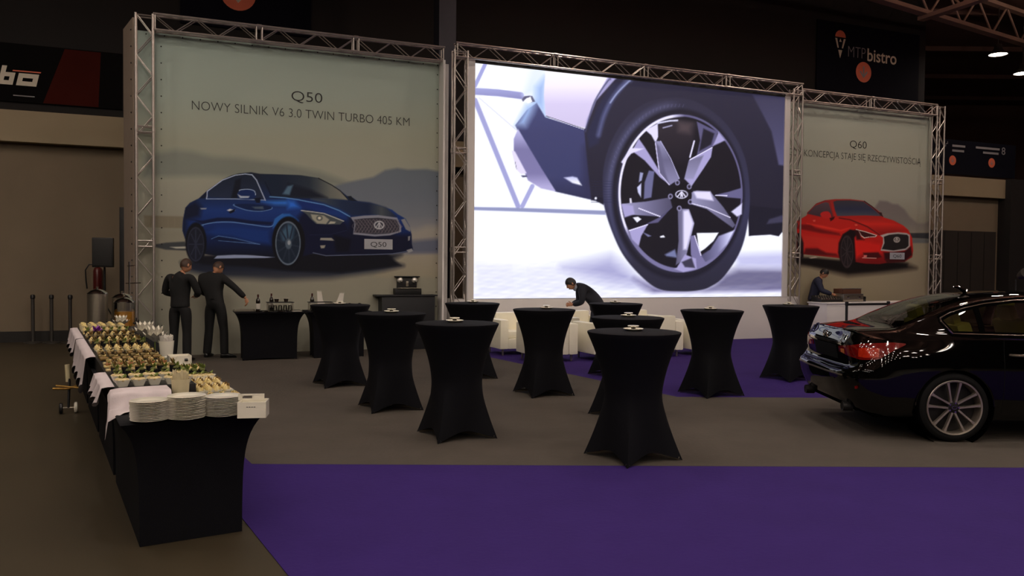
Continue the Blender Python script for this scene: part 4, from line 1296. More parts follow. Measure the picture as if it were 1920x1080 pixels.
MB().lathe([(.0, .003), (.05, 0), (.085, .016), (.082, .019), (.05, .006), (.0, .006)], 22).build('bowl', M['chrome'], t, True)
t = thing('menu_card', 'white card lying flat between the two drinks tables', 'card', on_table(dA, .46, -.1), TH)
MB().box((0, 0, .002), (.16, .22, .003)).build('paper', M['label'], t)

# coffee counter
cp = spot(766, 656)
cp = Vector((cp.x, cp.y, 0)) - Vector(WN) * .25
t = thing('coffee_counter', 'black counter carrying the coffee machine, at the right end of the left banner', 'counter', (cp.x, cp.y, .006), TH)
MB().box((0, 0, .52), (1.06, .5, 1.04)).build('cabinet', M['black_wood'], t, bevel=.006)
MB().box((-.03, 0, 1.055), (1.22, .56, .03)).build('worktop', M['black_wood'], t, bevel=.006)
M['bright'] = mat('bright_satin_chrome', (244, 240, 232), .42, .75, vary=.05)
cm = thing('coffee_machine', 'black two-group coffee machine with chrome heads on the black counter', 'coffee machine', tuple(cp + Vector((.03, .02, .006 + 1.0702))), TH)
MB().box((0, .08, .06), (.54, .34, .12)).build('base', M['black_plastic'], cm, bevel=.012)
MB().box((0, .12, .22), (.40, .22, .22)).build('body', M['black_plastic'], cm, bevel=.012)
MB().box((0, .10, .352), (.50, .28, .022)).build('cup_shelf', M['black_plastic'], cm, bevel=.006)
for s in (-1, 1):
    rot = Matrix.Rotation(PI / 2, 3, 'X')
    MB().lathe([(.0, 0), (.056, 0), (.06, .015), (.05, .045), (.03, .065), (.0, .07)], 22, (s * .145, .02, .285), rot).build('group_head', M['bright'], cm, True)
    MB().tube([(s * .145, -.03, .26), (s * .145, -.10, .24)], .012, 8).build('handle', M['black_plastic'], cm, True)
MB().box((.0, -.0, .21), (.05, .03, .10)).build('spout', M['steel'], cm, bevel=.008)
MB().box((0, -.08, .125), (.46, .1, .012)).build('drip_tray', M['steel'], cm, bevel=.003)

# ------------------------------------------------------------------ buffet
BP = Vector((-2.203, 4.486, 0))
BA, BB = Vector((-.512, .859, 0)), Vector((.859, .512, 0))
BR = math.atan2(.512, .859)                             # local x across the table, local y along it
def buf(a, b, z):
    p = BP + BA * a + BB * b
    return Vector((p.x, p.y, z))
BW = .80
BUF = ['nearest table of the buffet, carrying the plate stacks', 'second table of the buffet from the front', 'third table of the buffet from the front', 'farthest table of the buffet, carrying the drink dispensers']
b0 = None
for k in range(4):
    c = buf(.915 + k * 1.835, BW / 2, .002)
    if k == 0:
        b0 = stretch_table('buffet_table', 'black covered ' + BUF[0], c, BR, BW, 1.83, .742, .11, 'black covered buffet tables', .0)
        b0_k = kids(b0)
    else:
        dup(b0, c, BR, 'black covered ' + BUF[k], None, b0_k)
TZ = .7525
# raised platform under linen along the left side
def platform(label, a0, a1, b0_, b1_, h, group='raised platforms on the buffet'):
    t = thing('serving_platform', label, 'platform', buf((a0 + a1) / 2, (b0_ + b1_) / 2, TZ), BR, group)
    MB().box((0, 0, h / 2), (b1_ - b0_, a1 - a0, h)).build('box', M['black_plastic'], t, bevel=.004)
    return t
PHt = .10
platform('low dark platform under the front bowls of the buffet',   .74, 3.4, .03, .525, PHt)
platform('low dark platform under the far bowls of the buffet', 3.44, 6.25, .03, .525, PHt)
PZ = TZ + PHt + .001
# white linen: over a low box at the front, and in swags along the left edge
def linen_front():
    t = thing('white_cloth', 'white linen draped over a low box behind the plate stacks', 'tablecloth', buf(.50, .165, TZ), BR)
    rows = []
    n = 20
    for i in range(15):
        q = i / 14
        row = []
        for k in range(n + 1):
            x = -.165 + .325 * k / n
            if q < .3:
                y, z = .13 - .21 * q / .3 + .0, .118
            else:
                w = (q - .3) / .7
                y = -.08 - .09 * w - .02 * w * math.sin(k * .8)
                z = .118 - .112 * min(1, w * 1.25) + .004
            lf = max(0, (-x - .125) / .04)
            xx = x
            if lf > 0:
                xx = -.165 - .02 * lf - .035 * q
                z = z - .10 * lf * (.4 + q) - .02 * math.sin(i)
            row.append((xx, y, max(z, .004) if x > -.13 else z))
        rows.append(row)
    m = MB()
    m.grid(rows)
    m.build('drape', M['white_cloth'], t, True, angle=80)
    MB().box((.01, .03, .052), (.25, .18, .102)).build('box', M['black_plastic'], t, bevel=.01)
    return t
linen_front()
def swag(label, a0, a1, depth, waves):
    t = thing('white_cloth', label, 'tablecloth', buf((a0 + a1) / 2, 0, TZ + PHt), BR, 'white linen swags on the left buffet edge')
    rows = []
    L = a1 - a0
    n = 72
    for i in range(13):
        q = i / 12
        row = []
        for k in range(n + 1):
            u = k / n
            y = (u - .5) * L
            if q < .12:
                row.append((.035 - .06 * q / .12, y, .003))
            else:
                w = (q - .12) / .88
                fold = math.sin(u * waves * 2 * PI)
                hang = depth * (.68 + .32 * math.sin(u * waves * PI) ** 2)
                row.append((-.03 - .03 * w * (1 + fold * .8) - .01, y + .006 * w * fold, .003 - hang * w))
        rows.append(row)
    m = MB()
    m.grid(rows)
    m.build('drape', M['white_cloth'], t, True, angle=80)
    return t
swag('white linen swag hanging left of the front bowls', .8, 1.6, .14, 3)
swag('white linen swag hanging in deep folds at the left of the far platform', 2.7, 4.6, .34, 4)
swag('white linen swag at the far left end of the buffet', 4.65, 6.2, .22, 3)
# plates: each one its own
pl0 = thing('dinner_plate', '', 'plate', (0, 0, 0), 0)
MB().lathe([(.0, .003), (.058, .0025), (.062, 0), (.066, .003), (.1055, .0104), (.1075, .0114), (.1055, .0124), (.066, .0056), (.0, .0052)], 40).build('disc', M['porcelain'], pl0, True)
pl_k = kids(pl0)
first = True
for nm, (u, v), n in (('left', (265, 795), 13), ('middle', (336, 791), 15), ('right', (406, 785), 13)):
    c = spot(u, v, TZ)
    c = Vector((c.x, c.y + .105, TZ))
    for k in range(n):
        jx = random.Random(k * 7 + u).uniform(-.003, .003)
        L = (c.x + jx, c.y, TZ + .0006 + k * .0090)
        where = 'topmost' if k == n - 1 else 'bottom' if k == 0 else None
        lab = f'white plate {where} of the {nm} plate stack on the buffet' if where else f'white plate inside the {nm} plate stack on the buffet'
        if first:
            pl0.location, pl0['label'], pl0['group'] = L, lab, f'plates of the {nm} stack'
            first = False
        else:
            dup(pl0, L, 0, lab, f'plates of the {nm} stack', pl_k)
# white carrier box with a grip hole
c = spot(470, 783, TZ)
t = thing('white_box', 'white two-part napkin box with a grip slot, at the right front corner of the buffet', 'box', (c.x, c.y + .05, TZ), .16)
bx = MB()
wd, dp, hh = .158, .13, .095
bx.box((0, -dp / 2, hh / 2), (wd, .006, hh)); bx.box((0, dp / 2, hh / 2), (wd, .006, hh))
bx.box((-wd / 2, 0, hh / 2), (.006, dp, hh)); bx.box((wd / 2, 0, hh / 2), (.006, dp, hh)); bx.box((0, 0, .004), (wd, dp, .006))
bx.build('tub', M['porcelain'], t)
h_ = MB()
o_, i_ = [(-.085, .10), (-.085, .128), (-.078, .135), (.055, .135), (.062, .128), (.062, .10)], None
h_.box((-.085 + .012, -.01, .118), (.024, .008, .036)); h_.box((.03, -.01, .118), (.07, .008, .036))
h_.box((-.04, -.01, .131), (.07, .008, .010)); h_.box((-.04, -.01, .104), (.07, .008, .010))
h_.build('handle', M['porcelain'], t)
mk = MB()
for k in range(4):
    mk.box((-.025 + k * .014, -dp / 2 - .0036, .066), (.010, .0008, .004))
mk.build('printed_line', M['ink_soft'], t)
# tall cup of napkins
M['cream'] = mat('cream_paper', (214, 200, 160), .8, vary=.08, scale=14)
def napkin_cup(label, loc, h, r, seed, m):
    t = thing('napkin_cup', label, 'cup', loc, 0, 'cups of folded napkins on the buffet')
    MB().lathe([(.0, 0), (r * .8, 0), (r, h * .72), (r * .96, h * .72), (r * .76, .006), (.0, .006)], 20).build('cup', m, t, True)
    rg = random.Random(seed)
    mm = MB()
    for k in range(14):
        a = 2 * PI * k / 14
        rr = r * .75
        p0 = Vector((rr * .6 * math.cos(a), rr * .6 * math.sin(a), .01))
        p1 = Vector((rr * 1.15 * math.cos(a), rr * 1.15 * math.sin(a), h * rg.uniform(.86, 1.02)))
        s = Vector((-math.sin(a), math.cos(a), 0)) * r * .30
        mm.add([p0 - s, p0 + s, p1 + s * .7 - Vector((0, 0, h * .1)), p1, p1 - s * .9 - Vector((0, 0, h * .06))], [(0, 1, 2, 3, 4)])
    mm.build('napkins', M['napkin'] if m is not M['cream'] else M['cream'], t)
    return t
napkin_cup('tall cream cup of napkins behind the middle plate stack', tuple(buf(.505, .392, TZ)), .235, .056, 3, M['cream'])
# -- small dishes of finger food
def fm(name, rgb, **k):
    return mat(name, rgb, k.pop('rough', .5), vary=.35, scale=60, **k)
F_ = dict(green=fm('green_salad_leaf', (104, 118, 44)), dark=fm('dark_olive', (38, 26, 24), rough=.3), brown=fm('fried_crumb', (132, 104, 54)), orange=fm('orange_salmon', (192, 164, 108)),
          cream=fm('cream_cheese', (214, 192, 128)), pale=fm('pale_bread', (204, 182, 132)), red=fm('red_pepper', (150, 104, 66)), tan=fm('roasted_tan', (116, 98, 54)))
def blob(seed, r, h, n=3):
    rg = random.Random(seed)
    m = MB()
    for k in range(n):
        a = rg.uniform(0, 6.28)
        q = r * .45 * (k > 0)
        m.ball((q * math.cos(a), q * math.sin(a), h * rg.uniform(.35, .6)), (r * rg.uniform(.45, .7), r * rg.uniform(.45, .7), h * rg.uniform(.4, .55)), 8, 5)
    return m
def leaves(seed, r, h, n=5):
    rg = random.Random(seed)
    m = MB()
    for k in range(n):
        a = 2 * PI * k / n + rg.uniform(-.4, .4)
        d = Vector((math.cos(a), math.sin(a), 0))
        s = Vector((-d.y, d.x, 0)) * r * .3
        z = h * rg.uniform(.7, 1.2)
        m.add([d * r * .1, d * r * .5 + s + Vector((0, 0, z * .6)), d * r * rg.uniform(.6, 1.0) + Vector((0, 0, z)), d * r * .5 - s + Vector((0, 0, z * .55))], [(0, 1, 2, 3)])
    return m
def place(o, z):
    o.location = (0, 0, z)
    return o
def kind_bowl(name, food, garnish, seed, cat='bowl of food', square=True, r=.05, h=.045, gz=.05, mound=.03):
    t = thing(name, '', cat, (0, 0, 0), 0)
    if square:
        m = MB()
        n = 24
        def sq(rr, z):
            out = []
            for k in range(n):
                a = 2 * PI * k / n
                q = (abs(math.cos(a)) ** 5 + abs(math.sin(a)) ** 5) ** (-1 / 5)
                out.append((rr * q * math.cos(a), rr * q * math.sin(a), z))
            return out
        m.grid([[(0, 0, 0)] * n, sq(r * .62, 0), sq(r, h), sq(r * .93, h), sq(r * .56, .008), [(0, 0, .008)] * n], wrap=True)
    else:
        m = MB().lathe([(.0, 0), (r * .7, 0), (r, h), (r * .94, h), (r * .62, .006), (.0, .006)], 20)
    m.build('bowl', M['porcelain'], t, True)
    place(blob(seed, r * .95, mound * 2, 4).build('filling', food, t, True), h - mound)
    if garnish is not None:
        place(leaves(seed + 1, r * .9, gz).build('garnish', garnish, t), h)
    return t
def kind_cup(name, food, garnish, seed, cupm, r=.028, h=.05, gz=.06):
    t = thing(name, '', 'small cup', (0, 0, 0), 0)
    MB().lathe([(.0, 0), (r * .8, 0), (r, h), (r * .9, h), (r * .7, .006), (.0, .006)], 16).build('cup', cupm, t, True)
    place(blob(seed, r * 1.0, .03, 3).build('filling', food, t, True), h - .012)
    if garnish is not None:
        place(leaves(seed + 2, r * 1.25, gz, 5).build('garnish', garnish, t), h + .004)
    return t
def kind_canape(name, base, top, seed, r=.033):
    t = thing(name, '', 'canape', (0, 0, 0), 0)
    MB().box((0, 0, .008), (r * 2.2, r * 1.7, .016)).build('bread', base, t, bevel=.005)
    place(blob(seed, r * .8, .03, 3).build('topping', top, t, True), .014)
    place(leaves(seed + 4, r * .8, .022, 4).build('garnish', F_['green'], t), .026)
    return t
def kind_roll(name, m1, m2, seed, r=.030):
    t = thing(name, '', 'canape', (0, 0, 0), 0)
    MB().tube([(-r, -.006, r * .6), (-r * .4, 0, r * .72), (r * .4, .004, r * .72), (r, -.004, r * .6)], [r * .48, r * .62, r * .62, r * .5], 10).build('roll', m1, t, True)
    MB().ball((0, 0, r * 1.5), (r * .5, r * .5, r * .36), 8, 5).build('topping', m2, t, True)
    place(leaves(seed, r, .034, 4).build('garnish', F_['tan'], t), r * 1.2)
    return t
F_['olive'] = fm('olive_green_leaf', (92, 96, 40))
protos = {
    'salad': kind_bowl('salad_bowl', F_['pale'], F_['green'], 1, gz=.03, mound=.016, r=.047),
    'skewer': kind_cup('garnished_cup', F_['olive'], F_['green'], 2, M['black_plastic']),
    'skewer2': kind_cup('garnished_cup', F_['tan'], F_['brown'], 12, M['black_plastic']),
    'canape': kind_canape('canape', F_['pale'], F_['orange'], 3),
    'canape2': kind_canape('canape', F_['cream'], F_['red'], 13),
    'roll': kind_roll('rolled_bite', F_['brown'], F_['cream'], 4),
    'roll2': kind_roll('rolled_bite', F_['tan'], F_['dark'], 14),
    'cream': kind_cup('cream_cup', F_['cream'], None, 5, M['cream'], .04, .06),
    'tart': kind_bowl('round_tart', F_['cream'], F_['brown'], 6, 'tart', False, .037, .028, .04),
}
ROWS = ['salad', 'salad', 'skewer', 'skewer2', 'canape', 'canape2', 'canape', 'roll', 'roll2', 'roll', 'tart', 'tart', 'skewer', 'skewer2', 'roll', 'tart', 'skewer2',
        'roll2', 'tart', 'skewer', 'canape2', 'tart', 'cream', 'cream', 'cream']
WORDS = {'salad': 'white square bowl of green salad', 'skewer': 'small dark cup with a green garnish', 'skewer2': 'small dark cup with a brown fried garnish', 'canape': 'pale canape with orange topping',
         'canape2': 'cream canape with red topping', 'roll': 'brown rolled bite with cream topping', 'roll2': 'tan rolled bite with dark topping', 'cream': 'cream-filled yellow cup', 'tart': 'round cream tart with crisp brown topping'}
ORD = ['first', 'second', 'third', 'fourth', 'fifth', 'sixth', 'seventh', 'eighth', 'ninth', 'tenth', 'eleventh', 'twelfth', 'thirteenth', 'fourteenth', 'fifteenth', 'sixteenth', 'seventeenth',
       'eighteenth', 'nineteenth', 'twentieth', 'twenty-first', 'twenty-second', 'twenty-third', 'twenty-fourth', 'twenty-fifth']
used = {}
rg = random.Random(11)
pk = {k: kids(o) for k, o in protos.items()}
def put(kind, loc, rz, label, group):
    if kind not in used:
        used[kind] = 1
        o = protos[kind]
        o.location, o.rotation_euler = loc, (0, 0, rz)
        o['label'] = label
        o['group'] = group
        return o
    return dup(protos[kind], loc, rz, label, group, pk[kind])
for i, kd in enumerate(ROWS):
    n = 5 if kd in ('salad', 'cream') else 6
    a = .81 + i * .218
    for k in range(n):
        b = .082 + (.39 if n == 5 else .395) * k / (n - 1) + rg.uniform(-.006, .006)
        lab = f'{WORDS[kd]}, {ORD[k]} from left, {ORD[i]} buffet row'
        put(kd, tuple(buf(a + rg.uniform(-.012, .012), b, PZ)), BR + rg.uniform(-.1, .1), lab, f'{ORD[i]} row of finger food on the buffet')
# lower right strip at table level
def oblong_dish(label, a, b, la, lb):
    t = thing('oblong_dish', label, 'dish', buf(a, b, TZ), BR, 'oblong white dishes on the buffet')
    m = MB()
    def rr(kx, z):
        return [(x * lb / 2 * kx, y * la / 2 * kx, z) for x, y in ((-1, -1), (1, -1), (1, 1), (-1, 1))]
    m.grid([rr(.0, 0), rr(.86, 0), rr(1, .028), rr(.95, .028), rr(.82, .006), rr(0, .006)], wrap=True)
    m.build('tray', M['porcelain'], t)
    return t
for i, (a, kd, w) in enumerate(((.60, 'canape', .30), (.88, 'tart', .245), (1.2, 'tart', .245), (1.5, 'salad', .245), (1.8, 'skewer', .245), (2.08, 'tart', .245))):
    oblong_dish('oblong white dish of %s, %s along the right buffet edge' % ({'canape': 'canapes', 'tart': 'fried bites', 'salad': 'salad bowls', 'skewer': 'dark cups'}[kd], ORD[i]), a, .80 - w / 2 - .01, .16, w)
    n = 4 if w > .22 else 2 if kd == 'salad' else 3
    for k in range(n):
        for j in range(1 if kd == 'salad' else 2):
            b = .80 - .055 - k * (w - .06) / max(1, n - 1) * .95
            put(kd, tuple(buf(a - (.036 if kd != 'salad' else 0) + j * .075, b, TZ + .0075 if kd != 'salad' else TZ + .0075)), BR + rg.uniform(-.3, .3),
                f'{WORDS[kd]}, {ORD[k]} from right, {["near", "far"][j]} in {ORD[i]} oblong dish', 'finger food on the oblong dishes')
# more white ware farther back along the right edge
c = buf(2.38, .655, TZ)
t = thing('white_box', 'white box with a round grip hole on the right of the buffet', 'box', c, BR)
bx = MB()
bx.box((0, -.08, .06), (.17, .006, .12)); bx.box((0, .08, .06), (.17, .006, .12)); bx.box((-.085, 0, .06), (.006, .166, .12)); bx.box((.085, 0, .06), (.006, .166, .12)); bx.box((0, 0, .004), (.17, .16, .006))
bx.build('tub', M['porcelain'], t)
MB().tube([(.03, -.0845, .085), (.055, -.0845, .085)], .012, 10).build('grip_hole', M['ink'], t)
c = buf(2.85, .70, TZ)
for k in range(6):
    L = (c.x, c.y, TZ + .0006 + k * .0090)
    dup(pl0, L, 0, ('topmost' if k == 5 else 'lower') + ' white plate of the small stack halfway along the right buffet edge', 'plates of the small far stack', pl_k)
napkin_cup('white cup of napkins beyond the small plate stack', tuple(buf(3.35, .68, TZ)), .22, .07, 5, M['porcelain'])
M['petal'] = mat('white_petal', (226, 220, 204), .7, vary=.05)
M['orchid'] = mat('purple_orchid_petal', (124, 44, 150), .6, vary=.15)
def flower(label, loc, m, r, n, tilt=.6):
    t = thing('flower', label, 'flower', loc, 0, 'flowers decorating the buffet')
    mm = MB()
    for ly in range(2):
        for k in range(n):
            a = 2 * PI * (k + .5 * ly) / n
            d = Vector((math.cos(a), math.sin(a), 0))
            s = Vector((-d.y, d.x, 0)) * r * .34
            z = Vector((0, 0, r * (tilt + .5 * ly)))
            rr = r * (1 - .3 * ly)
            mm.add([d * .1 * r, d * rr * .55 + s + z * .5, d * rr + z, d * rr * .55 - s + z * .5], [(0, 1, 2, 3)])
    place(mm.build('petals', m, t), .03)
    MB().cyl((0, 0, -loc[2] + TZ + .001), (0, 0, .05), .006, 6).build('stem', F_['green'], t)
    MB().ball((0, 0, .05), r * .16, 8, 5).build('centre', F_['cream'], t, True)
    return t
flower('large white lily flower in front of the juice dispenser', tuple(buf(5.95, .50, PZ)), M['petal'], .11, 10, .7)
flower('large white lily flower right of the fried bites', tuple(buf(4.75, .64, TZ + .06)), M['petal'], .14, 11, .7)
flower('second white lily flower nearer along the right edge of the buffet', tuple(buf(4.05, .66, TZ + .06)), M['petal'], .13, 10, .8)
flower('purple orchid flower lying among the finger food', tuple(buf(4.62, .16, PZ + .03)), M['orchid'], .075, 5, .5)
# dispensers at the far end
M['juice'] = mat('orange_juice', (255, 176, 50), .45, vary=.05, coat=.3)
def dispenser(name, label, loc, r, h, tank, liquid=None, level=0):
    t = thing(name, label, 'drink dispenser', loc, 0, 'drink dispensers at the end of the buffet')
    MB().lathe([(.0, 0), (r * 1.05, 0), (r * 1.05, .02), (r * .8, .05), (r * .8, .08), (.0, .08)], 24).build('stand', M['steel'], t, True)
    MB().lathe([(r, .082), (r, .08 + h)], 28, caps=False).build('tank', tank, t, True)
    if liquid is not None:
        MB().lathe([(.0, .084), (r * .96, .084), (r * .96, .084 + level), (.0, .084 + level)], 24).build('juice', liquid, t, True)
    MB().lathe([(.0, .08 + h + .06), (r * .25, .08 + h + .055), (r * .7, .08 + h + .035), (r * 1.03, .08 + h), (r * 1.03, .07 + h), (r, .07 + h)], 28).build('lid', M['chrome'], t, True)
    MB().lathe([(.0, .03), (.018, .028), (.012, .0), (.0, .0)], 12, (0, 0, .08 + h + .055)).build('knob', M['chrome'], t, True)
    tp = MB()
    tp.tube([(r * .9, 0, .12), (r + .07, 0, .12), (r + .09, 0, .09)], .012, 8)
    tp.tube([(r + .06, 0, .12), (r + .06, 0, .165)], .008, 8)
    tp.build('tap', M['black_plastic'], t, True)
    return t
c = spot(236, 612, TZ)
dispenser('juice_dispenser', 'clear dispenser of orange juice at the end of the buffet', tuple(buf(6.55, .59, TZ)), .125, .32, M['clear'], M['juice'], .185)
dispenser('drink_urn', 'tall cylindrical steel urn on the left end of the buffet', tuple(buf(6.95, .30, TZ)), .125, .42, M['steel'])
dispenser('drink_urn', 'steel drink urn half hidden behind the juice dispenser', tuple(buf(6.98, .60, TZ)), .13, .36, M['steel'])
t = thing('chrome_stand', 'slim chrome pole with short crossbars above the juice dispenser', 'stand', tuple(buf(7.22, .71, TZ)), 0)
MB().lathe([(.0, 0), (.09, 0), (.09, .012), (.02, .03), (.0, .03)], 18).build('foot', M['chrome'], t, True)
MB().cyl((0, 0, .02), (0, 0, .92), .011, 10).build('pole', M['chrome'], t, True)
for z, w in ((.62, .16), (.86, .08)):
    MB().cyl((-w * .3, 0, z), (w, 0, z + .01), .007, 8).build('crossbar', M['chrome'], t, True)

# ------------------------------------------------------------------ left side of the hall
for u, lab in ((62, 'leftmost of the three posts before the hall wall'), (97, 'middle of the three posts before the hall wall'), (132, 'right one of the three before the hall wall, beside the buffet')):
    c = spot(u, 643)
    t = thing('barrier_post', 'dark metal barrier post, ' + lab, 'post', (c.x, c.y, 0), 0, 'barrier posts by the hall wall')
    MB().lathe([(.0, 0), (.17, 0), (.17, .015), (.06, .035), (.0, .035)], 22).build('foot', M['lamp_body'], t, True)
    MB().cyl((0, 0, .03), (0, 0, .93), .034, 14).build('pole', M['lamp_body'], t, True)
    MB().lathe([(.036, .90), (.045, .91), (.045, .965), (.03, .985), (.0, .985)], 16).build('head', M['black_plastic'], t, True)
t = thing('loudspeaker', 'black loudspeaker on a tripod stand beyond the end of the buffet', 'loudspeaker', (-8.05, 15.8, 0), .25)
cb = MB()
cb.prism([(-.19, -.16), (.19, -.16), (.14, .17), (-.14, .17)], lambda x, y: Vector((x, y, 1.56)), lambda x, y: Vector((x, y, 2.14)))
cb.build('cabinet', M['black_plastic'], t, bevel=.015)
gr = MB()
gr.box((0, -.165, 1.85), (.34, .012, .52))
gr.build('grille', M['ink'], t, bevel=.01)
MB().cyl((0, 0, .5), (0, 0, 1.57), .019, 10).build('pole', M['black_plastic'], t, True)
for k in range(3):
    a = 2 * PI * k / 3 + .5
    MB().tube([(0, 0, .85), (.45 * math.cos(a), .45 * math.sin(a), .012)], .013, 8).build('leg', M['black_plastic'], t, True)
M['ext_red'] = mat('dark_red_extinguisher', (88, 24, 22), .35, vary=.08, coat=.3)
c = wall(-1.02, 1.05, OFFH - .13)
t = thing('fire_extinguisher', 'dark red fire extinguisher hung on the hall wall below the loudspeaker', 'fire extinguisher', c, TH)
MB().lathe([(.0, 0), (.085, .0), (.09, .02), (.09, .42), (.07, .48), (.03, .51), (.0, .51)], 20).build('cylinder', M['ext_red'], t, True)
MB().box((0, 0, .54), (.05, .05, .07)).build('valve', M['black_plastic'], t, bevel=.008)
MB().tube([(-.02, 0, .56), (-.16, -.02, .56), (-.23, -.02, .44), (-.22, -.02, .22), (-.2, -.02, .05)], .014, 8).build('hose', M['black_plastic'], t, True)
MB().box((0, .07, .3), (.06, .13, .05)).build('bracket', M['black_plastic'], t)
t = thing('tall_panel', 'tall narrow black panel standing between the loudspeaker and the left truss post', 'panel', (-7.62, 15.75, 0), .15)
MB().box((0, 0, 1.38), (.17, .12, 2.72)).build('face', M['black_plastic'], t, bevel=.008)
MB().box((0, 0, .012), (.42, .36, .024)).build('foot', M['black_plastic'], t, bevel=.006)
# hand trolley left of the buffet
c = spot(132, 774)
t = thing('hand_trolley', 'small trolley with a pale handle standing on the dark floor left of the buffet', 'trolley', (c.x - .01, c.y - .02, 0), .5)
MB().tube([(0, 0, .06), (.01, .04, .34), (.0, .06, .40)], .014, 8).build('frame', M['black_plastic'], t, True)
MB().tube([(.0, .06, .34), (-.01, .07, .53)], .026, 10).build('handle', M['cream'], t, True)
pt = MB()
pt.tube([(-.15, 0, .28), (-.02, .0, .27), (.12, .02, .30)], .014, 8)
pt.tube([(-.12, .02, .31), (.13, -.02, .27)], .01, 8)
pt.build('crossbar', M['gold'], t, True)
for s in (-1, 1):
    rot = Matrix.Rotation(PI / 2, 3, 'Y')
    MB().lathe([(.0, -.018), (.05, -.018), (.06, -.01), (.06, .01), (.05, .018), (.0, .018)], 18, (s * .09 - .018 * s, 0, .06), rot).build('wheel', M['black_plastic'] if s < 0 else M['porcelain'], t, True)
MB().cyl((-.09, 0, .06), (.09, 0, .06), .01, 8).build('axle', M['steel'], t)

# ------------------------------------------------------------------ wall signs of the hall
def flat(s0, s1, z0, z1, off, m, name, parent, skew=0.0):
    mb = MB()
    vs = [wall(s0, z0, off), wall(s1, z0, off), wall(s1 + skew, z1, off), wall(s0 + skew, z1, off)]
    mb.add(vs, [(0, 1, 2, 3)])
    return mb.build(name, m, parent)
OS = OFFH - .25
def board(name, label, s0, s1, z0, z1, m, group='sign boards on the hall wall'):
    t = thing(name, label, 'sign', (0, 0, 0), 0, group)
    wall_box(MB(), s0, s1, z0, z1, OFFH - .30, OS).build('panel', m, t)
    return t
t = board('sign_board', 'black sign board with big pale letters and a dark red slanted stripe, top left', -5.5, -.55, 4.92, 6.1, M['sign_black'])
mb = MB()
mb.add([wall(-2.02, 4.93, OS + .004), wall(-1.0, 4.93, OS + .004), wall(-.95, 6.08, OS + .004), wall(-1.62, 6.08, OS + .004)], [(0, 1, 2, 3)])
mb.build('red_stripe', M['sign_red'], t)
lt = MB()
K = .10
def blockletter(mb, s, z, w, h, th, skew, stem=0):
    def P(a, b):
        return wall(s + a + b * skew, z + b, OS + .006)
    for (a0, b0, a1, b1) in ((0, 0, w, th), (0, h - th, w, h), (0, th, th, h - th), (w - th, th, w, h - th)):
        mb.add([P(a0, b0), P(a1, b0), P(a1, b1), P(a0, b1)], [(0, 1, 2, 3)])
    if stem:
        mb.add([P(0, h), P(th, h), P(th, h + stem), P(0, h + stem)], [(0, 1, 2, 3)])
blockletter(lt, -2.82, 5.255, .26, .25, .085, .22, .13)
lt.build('lettering', M['sign_white'], t)
lt = MB()
blockletter(lt, -2.50, 5.255, .36, .25, .09, .22)
lt.build('lettering', M['sign_white'], t)
flat(-2.56, -2.06, 5.535, 5.56, OS + .006, M['sign_orange'], 'red_line', t, .01)
flat(-2.55, -2.17, 5.035, 5.055, OS + .006, M['sign_grey'], 'small_print', t)
def disc(name, s, z, r, off, m, parent, rin=0.0, n=28):
    mb = MB()
    c = [wall(s + r * math.cos(2 * PI * k / n), z + r * math.sin(2 * PI * k / n), off) for k in range(n)]
    if rin:
        c2 = [wall(s + rin * math.cos(2 * PI * k / n), z + rin * math.sin(2 * PI * k / n), off) for k in range(n)]
        mb.add(c + c2, [(k, (k + 1) % n, n + (k + 1) % n, n + k) for k in range(n)])
    else:
        mb.add(c, [tuple(range(n))])
    return mb.build(name, m, parent)
def arrow(s, z, r, off, m, parent):
    mb = MB()
    def q(pts):
        mb.add([wall(s + a * r, z + b * r, off) for a, b in pts], [tuple(range(len(pts)))])
    q([(-.09, .6), (-.09, -.35), (.09, -.35), (.09, .6)])
    q([(-.55, .0), (-.42, .13), (.06, -.42), (0, -.62)])
    q([(.55, .0), (0, -.62), (-.06, -.42), (.42, .13)])
    mb.build('arrow', m, parent)
t = board('sign_board', 'navy bistro sign board with an orange arrow disc, high on the right', 18.2, 22.4, 6.95, 9.1, M['sign_navy'])
disc('orange_disc', 20.06, 7.69, .34, OS + .004, M['sign_orange'], t)
disc('ring', 20.06, 7.69, .345, OS + .006, M['sign_navy'], t, .315)
arrow(20.06, 7.69, .30, OS + .007, M['sign_grey'], t)
lettering('MTP', 19.42, 20.12, 8.10, OS + .005, .36, M['sign_grey'], t, -.02)
lettering('bistro', 20.20, 21.42, 8.06, OS + .005, .40, M['sign_white'], t, .012)
mb = MB()
q = [wall(19.10 + .21 * math.cos(a), 8.66 + .21 * max(math.sin(a), -.1), OS + .005) for a in [PI * k / 10 for k in range(11)]]
mb.add(q, [tuple(range(11))])
mb.build('orange_cap', M['sign_orange'], t)
mb = MB()
mb.add([wall(18.89, 8.62, OS + .005), wall(18.97, 8.62, OS + .005), wall(19.04, 8.33, OS + .005), wall(18.99, 8.33, OS + .005)], [(0, 1, 2, 3)])
mb.add([wall(19.31, 8.62, OS + .005), wall(19.23, 8.62, OS + .005), wall(19.16, 8.33, OS + .005), wall(19.21, 8.33, OS + .005)], [(0, 1, 2, 3)])
mb.add([wall(19.02, 8.27, OS + .005), wall(19.18, 8.27, OS + .005), wall(19.10, 8.02, OS + .005)], [(0, 1, 2)])
mb.add([wall(19.05, 8.52, OS + .005), wall(19.15, 8.52, OS + .005), wall(19.10, 8.62, OS + .005)], [(0, 1, 2)])
mb.build('cone', M['sign_white'], t)
t.location = Vector(WD) * .17 + Vector((0, 0, .08))
t = board('sign_board', 'dark sign board above the left banner with a half visible orange disc', .6, 3.4, 6.9, 9.0, M['sign_navy'])
disc('orange_disc', 1.80, 7.69, .38, OS + .004, M['sign_orange'], t)
